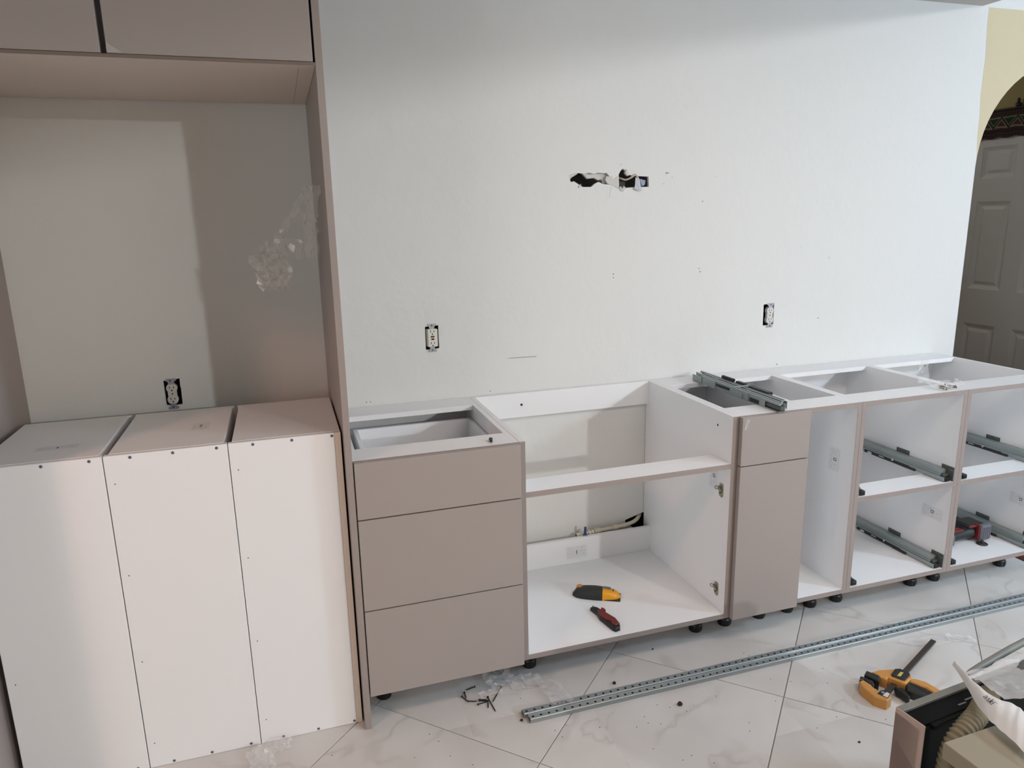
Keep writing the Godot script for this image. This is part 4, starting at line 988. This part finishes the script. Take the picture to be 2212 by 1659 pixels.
func lump(at: Vector3, r: float, label: String, sd: int):
	O = at
	var nz := FastNoiseLite.new(); nz.seed = sd; nz.frequency = 0.9
	var sp := SphereMesh.new(); sp.radius = 1.0; sp.height = 2.0; sp.radial_segments = 14; sp.rings = 8
	var arr := sp.get_mesh_arrays(); var v: PackedVector3Array = arr[Mesh.ARRAY_VERTEX]; var idx: PackedInt32Array = arr[Mesh.ARRAY_INDEX]
	var s := tool()
	for i in idx:
		var p := v[i]
		var q := p * r * (0.8 + 0.55 * nz.get_noise_3dv(p * 2.0)); q.y = maxf(q.y * 0.7, -r * 0.45) + r * 0.46
		s.add_vertex(q)
	one("debris_crumb", label, "debris", s, "crumb", at, "brown crumbs on the floor")

func on_the_floor():
	perforated(1.032, 3.30, 0.7265, 0.013, "perforated zinc rail on the floor, the one nearer the cabinets")
	perforated(1.043, 3.30, 0.7560, 0.013, "perforated zinc rail on the floor, the one nearer the clamp")
	# the clamp
	var c := thing("bar_clamp", "yellow and black one-handed bar clamp lying on the tiles", "clamp", Vector3(2.25, 0, 1.0))
	var s := tool()
	extrude(s, [Vector2(2.532, 0.846), Vector2(2.538, 0.862), Vector2(2.159, 1.034), Vector2(2.152, 1.018)], 0.013, 0.0195, PLAN, 0.0008)
	part(c, "bar", s, "bar_steel", "dark steel bar")
	s = tool()
	var fixed := [Vector2(2.100, 0.970), Vector2(2.116, 0.968), Vector2(2.121, 0.997), Vector2(2.118, 1.010), Vector2(2.120, 1.029), Vector2(2.134, 1.029), Vector2(2.143, 1.054), Vector2(2.132, 1.068), Vector2(2.107, 1.076), Vector2(2.086, 1.047), Vector2(2.087, 0.999), Vector2(2.092, 0.982)]
	extrude(s, fixed, 0.0005, 0.034, PLAN, 0.003)
	var j := part(c, "fixed_jaw", s, "clamp_yellow", "yellow fixed jaw")
	s = tool(); extrude(s, [Vector2(2.104, 1.040), Vector2(2.126, 1.031), Vector2(2.139, 1.035), Vector2(2.140, 1.055), Vector2(2.117, 1.069)], 0.033, 0.0355, PLAN, 0.0008); part(j, "end_plate", s, "dark_plastic", "black end plate")
	s = tool(); extrude(s, [Vector2(2.112, 1.053), Vector2(2.135, 1.045), Vector2(2.139, 1.054), Vector2(2.117, 1.067)], 0.0352, 0.0360, PLAN); part(j, "worn_patch", s, "receptacle_white")
	s = tool(); extrude(s, circle2(Vector2(2.123, 1.043), 0.0055, 10), 0.0355, 0.0366, PLAN); part(j, "rivet", s, "yoke_steel")
	s = tool(); cbox(s, Vector3(2.094, 0.0332, 0.998), Vector3(2.118, 0.0352, 1.001), 0.0005, Transform3D.IDENTITY); cbox(s, Vector3(2.090, 0.0332, 1.020), Vector3(2.117, 0.0352, 1.023), 0.0005); part(j, "rib", s, "clamp_yellow")
	s = tool(); extrude(s, [Vector2(2.102, 0.967), Vector2(2.122, 0.951), Vector2(2.140, 0.985), Vector2(2.131, 1.000), Vector2(2.122, 1.004), Vector2(2.117, 0.970)], 0.002, 0.036, PLAN, 0.003); part(c, "jaw_pad", s, "dark_plastic", "black jaw pad")
	s = tool(); extrude(s, [Vector2(2.171, 0.946), Vector2(2.201, 0.944), Vector2(2.260, 0.960), Vector2(2.282, 0.996), Vector2(2.268, 1.015), Vector2(2.227, 1.029), Vector2(2.221, 1.022), Vector2(2.205, 0.993), Vector2(2.200, 0.985), Vector2(2.187, 0.994), Vector2(2.177, 0.975)], 0.0005, 0.035, PLAN, 0.003); j = part(c, "sliding_jaw", s, "clamp_yellow", "yellow sliding jaw")
	s = tool(); extrude(s, [Vector2(2.217, 0.981), Vector2(2.252, 0.962), Vector2(2.268, 0.967), Vector2(2.278, 0.995), Vector2(2.272, 1.003), Vector2(2.235, 1.019), Vector2(2.229, 1.016), Vector2(2.214, 0.988)], 0.034, 0.039, PLAN, 0.0012); part(j, "cover_plate", s, "dark_plastic", "black cover plate")
	s = tool(); extrude(s, [Vector2(2.228, 0.994), Vector2(2.254, 0.982), Vector2(2.261, 0.988), Vector2(2.235, 1.001)], 0.039, 0.0394, PLAN); part(j, "yellow_label", s, "yellow_label")
	s = tool(); extrude(s, [Vector2(2.138, 0.950), Vector2(2.161, 0.935), Vector2(2.181, 0.971), Vector2(2.156, 0.994)], 0.002, 0.036, PLAN, 0.003); part(c, "jaw_pad", s, "dark_plastic", "black jaw pad")
	s = tool(); extrude(s, [Vector2(2.262, 1.010), Vector2(2.280, 1.018), Vector2(2.299, 1.041), Vector2(2.306, 1.087), Vector2(2.305, 1.115), Vector2(2.290, 1.118), Vector2(2.276, 1.090), Vector2(2.274, 1.063), Vector2(2.252, 1.024)], 0.002, 0.033, PLAN, 0.004); part(c, "handle", s, "clamp_yellow", "yellow pistol handle")
	s = tool(); extrude(s, [Vector2(2.233, 1.027), Vector2(2.251, 1.022), Vector2(2.268, 1.060), Vector2(2.275, 1.095), Vector2(2.262, 1.112), Vector2(2.240, 1.100), Vector2(2.214, 1.050)], 0.003, 0.029, PLAN, 0.004)
	for k in 9:
		var t := k / 9.0
		cbox(s, Vector3(-0.006, 0.027, -0.0012), Vector3(0.009, 0.031, 0.0012), 0.0006, Transform3D(Basis(Vector3.UP, 0.4), Vector3(2.250 + 0.018 * t, 0, 1.030 + 0.062 * t)))
	part(c, "grip", s, "dark_plastic", "black ribbed grip")
	s = tool(); extrude(s, [Vector2(2.192, 1.022), Vector2(2.212, 1.036), Vector2(2.201, 1.074), Vector2(2.187, 1.084), Vector2(2.184, 1.079), Vector2(2.188, 1.053), Vector2(2.184, 1.037)], 0.006, 0.027, PLAN, 0.003); part(c, "trigger", s, "black_plastic", "black trigger")
	# screws
	var sc := [[Vector2(0.927, 0.543), Vector2(0.894, 0.549), "rust_screw", "dark screw lying alone, nearest the beige drawers"], [Vector2(0.886, 0.561), Vector2(0.885, 0.590), "rust_screw", "dark screw pointing at the bent one, left side of the screw pile"], [Vector2(0.873, 0.577), Vector2(0.886, 0.605), "rust_screw", "dark screw at the left end of the screw pile"], [Vector2(0.886, 0.607), Vector2(0.914, 0.616), "rust_screw", "thin dark screw lying level between the two screw clusters"], [Vector2(0.921, 0.611), Vector2(0.947, 0.619), "rust_screw", "top screw of the three side by side in the pile"], [Vector2(0.920, 0.617), Vector2(0.946, 0.625), "rust_screw", "middle screw of the three side by side in the pile"], [Vector2(0.912, 0.633), Vector2(0.946, 0.628), "rust_screw", "slanted bottom screw of the three side by side in the pile"], [Vector2(0.948, 0.626), Vector2(0.939, 0.660), "rust_screw", "short dark screw standing out below the pile"], [Vector2(0.952, 0.608), Vector2(0.957, 0.685), "green_screw", "long greenish screw pointing towards the camera"], [Vector2(1.007, 0.574), Vector2(0.960, 0.637), "green_screw", "long greenish screw half under the clear film"]]
	for q in sc:
		drywall_screw(q[0], q[1], q[2], q[3])
	# crumbs
	lump(Vector3(1.5188, 0, 0.8441), 0.0095, "largest brown crumb on the tiles, in front of the zinc rails", 3)
	lump(Vector3(1.3696, 0, 0.6781), 0.0070, "flat brown crumb between the sink cabinet and the zinc rails", 4)
	lump(Vector3(1.0215, 0, 0.748), 0.0055, "brown crumb at the left end of the zinc rails", 5)
	lump(Vector3(1.9238, 0, 1.1622), 0.0040, "small brown crumb near the bottom edge beside the appliance", 6)
	lump(Vector3(1.5835, 0, 0.5471), 0.0038, "small crumb just in front of the sink cabinet leg", 7)
	O = Vector3(1.2, 0, 0.8)
	s = tool()
	for k in 46:
		var p := Vector3(rng.randf_range(0.45, 2.1), 0.0, rng.randf_range(0.62, 1.12))
		if p.z > 0.70 and p.z < 0.79 and p.x > 1.0: p.z += 0.11
		cbox(s, p + Vector3(-0.0014, 0.0001, -0.001), p + Vector3(0.0014, 0.0014, 0.001), 0.0004, Transform3D.IDENTITY)
	var dust := one("floor_grit", "scattered fine brown grit on the pale tiles", "grit", s, "crumb", O); dust.set_meta("kind", "stuff")
	# plastic film
	c = thing("plastic_film", "crumpled clear plastic film on the tiles under the beige drawers", "plastic film", Vector3(1.05, 0, 0.56))
	s = tool()
	crumple(s, [Vector3(0.955, 0.035, 0.47), Vector3(1.045, 0.045, 0.46), Vector3(1.060, 0.004, 0.56), Vector3(0.965, 0.003, 0.58)], 12, 12, 0.012, 0.03, 31, 0.0)
	crumple(s, [Vector3(0.925, 0.003, 0.585), Vector3(1.00, 0.003, 0.57), Vector3(1.01, 0.003, 0.605), Vector3(0.93, 0.003, 0.61)], 8, 5, 0.006, 0.05, 32, 0.0)
	crumple(s, [Vector3(1.02, 0.012, 0.54), Vector3(1.14, 0.016, 0.555), Vector3(1.145, 0.004, 0.62), Vector3(1.04, 0.004, 0.61)], 14, 8, 0.010, 0.04, 33, 0.0)
	part(c, "bunched_sheet", s, "film")
	s = tool()
	crumple(s, [Vector3(1.12, 0.008, 0.585), Vector3(1.19, 0.006, 0.60), Vector3(1.205, 0.014, 0.735), Vector3(1.135, 0.015, 0.735)], 8, 14, 0.006, 0.04, 34, 0.0)
	part(c, "tail", s, "film")
	c = thing("plastic_film", "small crumpled clear plastic scrap at the foot of the spare cabinets", "plastic film", Vector3(0.28, 0, 0.64))
	s = tool()
	crumple(s, [Vector3(0.215, 0.012, 0.635), Vector3(0.285, 0.03, 0.605), Vector3(0.30, 0.005, 0.72), Vector3(0.235, 0.004, 0.73)], 10, 12, 0.010, 0.04, 41, 0.0)
	crumple(s, [Vector3(0.285, 0.02, 0.60), Vector3(0.345, 0.01, 0.600), Vector3(0.335, 0.003, 0.640), Vector3(0.285, 0.003, 0.650)], 7, 6, 0.008, 0.05, 42, 0.0)
	part(c, "sheet", s, "film")
	O = Vector3(2.62, 0, 0.84)
	s = tool(); crumple(s, [Vector3(2.40, 0.005, 0.80), Vector3(2.62, 0.006, 0.82), Vector3(2.66, 0.003, 0.87), Vector3(2.50, 0.003, 0.86)], 14, 5, 0.006, 0.05, 51, 0.0)
	crumple(s, [Vector3(2.62, 0.005, 0.82), Vector3(2.70, 0.004, 0.87), Vector3(2.69, 0.003, 0.90), Vector3(2.60, 0.003, 0.86)], 8, 4, 0.006, 0.05, 52, 0.0)
	one("plastic_film", "thin white plastic strip on the tiles in front of the rails, right", "plastic film", s, "film", O)

# ------------------------------------------------------------------ the appliance in the right foreground
func appliance():
	var at := Vector3(1.672, 0, 1.494)
	var turn := Transform3D(Basis(Vector3.UP, 0.085), at)   # own axes: x along its back, z towards the camera
	var c := thing("appliance_housing", "black metal appliance housing with a pinkish steel side, standing on the tiles", "appliance", at)
	var top := 0.42
	var s := tool(); cbox(s, Vector3(0.0, 0.0005, 0.0), Vector3(0.004, top, 0.073), 0.001, turn); cbox(s, Vector3(0.0, 0.0005, 0.0), Vector3(0.012, top - 0.012, 0.066), 0.0005, turn); part(c, "side_panel", s, "stainless", "pinkish brushed steel side")
	s = tool(); cbox(s, Vector3(0.004, top - 0.03, 0.0), Vector3(0.62, top, 0.017), 0.001, turn); part(c, "rim", s, "rim_grey", "grey metal rim")
	s = tool(); cbox(s, Vector3(0.006, top - 0.012, 0.017), Vector3(0.62, top - 0.006, 0.062), 0.0005, turn); part(c, "top_plate", s, "appliance_black")
	s = tool(); cbox(s, Vector3(0.030, top - 0.020, 0.060), Vector3(0.62, top - 0.008, 0.074), 0.002, turn); part(c, "front_lip", s, "appliance_black")
	s = tool(); cbox(s, Vector3(0.012, 0.0005, 0.001), Vector3(0.62, top - 0.03, 0.006), 0.0, turn); part(c, "back_plate", s, "appliance_black")
	s = tool(); cbox(s, Vector3(0.012, 0.0005, 0.006), Vector3(0.034, top - 0.013, 0.066), 0.002, turn); part(c, "frame_post", s, "appliance_black")
	s = tool(); cbox(s, Vector3(0.14, top - 0.0065, 0.046), Vector3(0.165, top - 0.0055, 0.050), 0.0, turn); cbox(s, Vector3(0.17, top - 0.0065, 0.040), Vector3(0.20, top - 0.0055, 0.044), 0.0, turn); part(c, "worn_mark", s, "rim_grey")
	s = tool(); cbox(s, Vector3(0.012, 0.0005, 0.0), Vector3(0.62, 0.012, 0.30), 0.001, turn); part(c, "base_tray", s, "appliance_black")
	s = tool(); tube(s, [Vector3(1.752, 0.012, 1.700), Vector3(1.752, 0.405, 1.700), Vector3(1.752, 0.418, 1.700), Vector3(1.752, 0.423, 1.700)], [0.084, 0.084, 0.078, 0.06], 28); part(c, "motor_drum", s, "appliance_green", "dark green drum")
	# corrugated hose
	var path := curve([Vector3(1.900, 0.424, 1.535), Vector3(1.858, 0.425, 1.556), Vector3(1.811, 0.425, 1.580), Vector3(1.772, 0.418, 1.592), Vector3(1.737, 0.396, 1.597), Vector3(1.722, 0.355, 1.597), Vector3(1.720, 0.300, 1.597)], 16)
	var radii := []
	for k in path.size(): radii.append(0.0205 + 0.0022 * cos(PI * k * 0.5))
	s = tool(); tube(s, path, radii, 18); part(c, "drain_hose", s, "hose_beige", "beige corrugated hose")
	# beige carton
	O = Vector3(1.72, 0.424, 1.70)
	s = tool(); extrude(s, [Vector2(1.6313, 1.6515), Vector2(1.7736, 1.6472), Vector2(1.7769, 1.7571), Vector2(1.6346, 1.7614)], 0.424, 0.460, PLAN, 0.0012)
	var box := one("carton", "plain beige cardboard slab resting in the appliance housing", "box", s, "carton_beige", O)
	# white foil with a printed word and a clear bag of dark parts, flung over the housing
	c = thing("packaging_bag", "white plastic packaging foil draped over the appliance, with grey lettering", "packaging", Vector3(1.85, 0.42, 1.55))
	s = tool()
	s.set_smooth_group(1)
	var left := [Vector3(1.8796, 0.452, 1.4523), Vector3(1.8457, 0.460, 1.5070), Vector3(1.7830, 0.472, 1.5948), Vector3(1.7555, 0.478, 1.6449), Vector3(1.7484, 0.480, 1.6660), Vector3(1.7434, 0.480, 1.6902), Vector3(1.7405, 0.480, 1.7102), Vector3(1.7358, 0.476, 1.7373), Vector3(1.7315, 0.470, 1.7672)]
	var right := [Vector3(1.8912, 0.456, 1.4530), Vector3(1.8464, 0.474, 1.5247), Vector3(1.8176, 0.490, 1.5732), Vector3(1.8041, 0.498, 1.6181), Vector3(1.8148, 0.500, 1.6407), Vector3(1.8190, 0.500, 1.6578), Vector3(1.8160, 0.500, 1.6720), Vector3(1.8152, 0.496, 1.7005), Vector3(1.8100, 0.490, 1.7335)]
	var lc := curve(left, 4); var rc := curve(right, 4)
	for k in lc.size() - 1:
		for q in 4:
			var f := func(kk: int, t: float) -> Vector3: return (lc[kk] as Vector3).lerp(rc[kk], t) + Vector3(0, 0.010 * sin(PI * t) + 0.0008 * sin(kk * 1.3 + t * 5.0), 0)
			var t0 := q / 4.0; var t1 := (q + 1) / 4.0
			face_n(s, [f.call(k, t0), f.call(k, t1), f.call(k + 1, t1), f.call(k + 1, t0)], Vector3.UP)
	part(c, "foil", s, "white_foil", "opaque white foil")
	var tm := TextMesh.new(); tm.text = "askill\u00ae"; tm.font_size = 16; tm.pixel_size = 0.0009; tm.depth = 0.0006
	var ft := SystemFont.new(); ft.font_names = PackedStringArray(["Droid Sans"]); tm.font = ft
	var tx := MeshInstance3D.new(); tx.name = "lettering"; tx.mesh = tm; tx.material_override = M["ink"]
	var along := Vector3(-0.16, -0.08, 0.984).normalized()
	var upw := Vector3(0.88, 0.47, 0.12); upw = (upw - along * upw.dot(along)).normalized()
	tx.transform = Transform3D(Basis(along, upw, along.cross(upw)), Vector3(1.7825, 0.4985, 1.630) - c.position)
	c.add_child(tx)
	s = tool(); crumple(s, [Vector3(1.848, 0.480, 1.512), Vector3(2.10, 0.482, 1.505), Vector3(2.02, 0.502, 1.68), Vector3(1.806, 0.503, 1.635)], 16, 12, 0.006, 0.02, 61); part(c, "clear_bag", s, "bag_clear", "see-through bag beside the foil")
	O = Vector3(2.02, 0.44, 1.56)
	s = tool(); tube(s, curve([Vector3(1.93, 0.462, 1.585), Vector3(1.99, 0.463, 1.56), Vector3(2.08, 0.463, 1.54), Vector3(2.14, 0.463, 1.535)], 4), [0.02, 0.028, 0.034, 0.036, 0.037, 0.037, 0.037, 0.037, 0.037, 0.037, 0.036, 0.034, 0.03], 16)
	one("bagged_part", "dark grey rounded part inside the clear bag at the right edge", "appliance part", s, "dark_steel", O)
	O = Vector3(2.05, 0.41, 1.42)
	s = tool(); tube(s, curve([Vector3(1.93, 0.415, 1.452), Vector3(2.02, 0.42, 1.437), Vector3(2.12, 0.42, 1.415), Vector3(2.24, 0.41, 1.385)], 4), [0.004, 0.007, 0.008, 0.009, 0.009, 0.009, 0.009, 0.009, 0.009, 0.009, 0.009, 0.009, 0.009], 8)
	one("grey_trim_strip", "curved grey trim strip behind the clear bag at the right edge", "trim strip", s, "rim_grey", O)
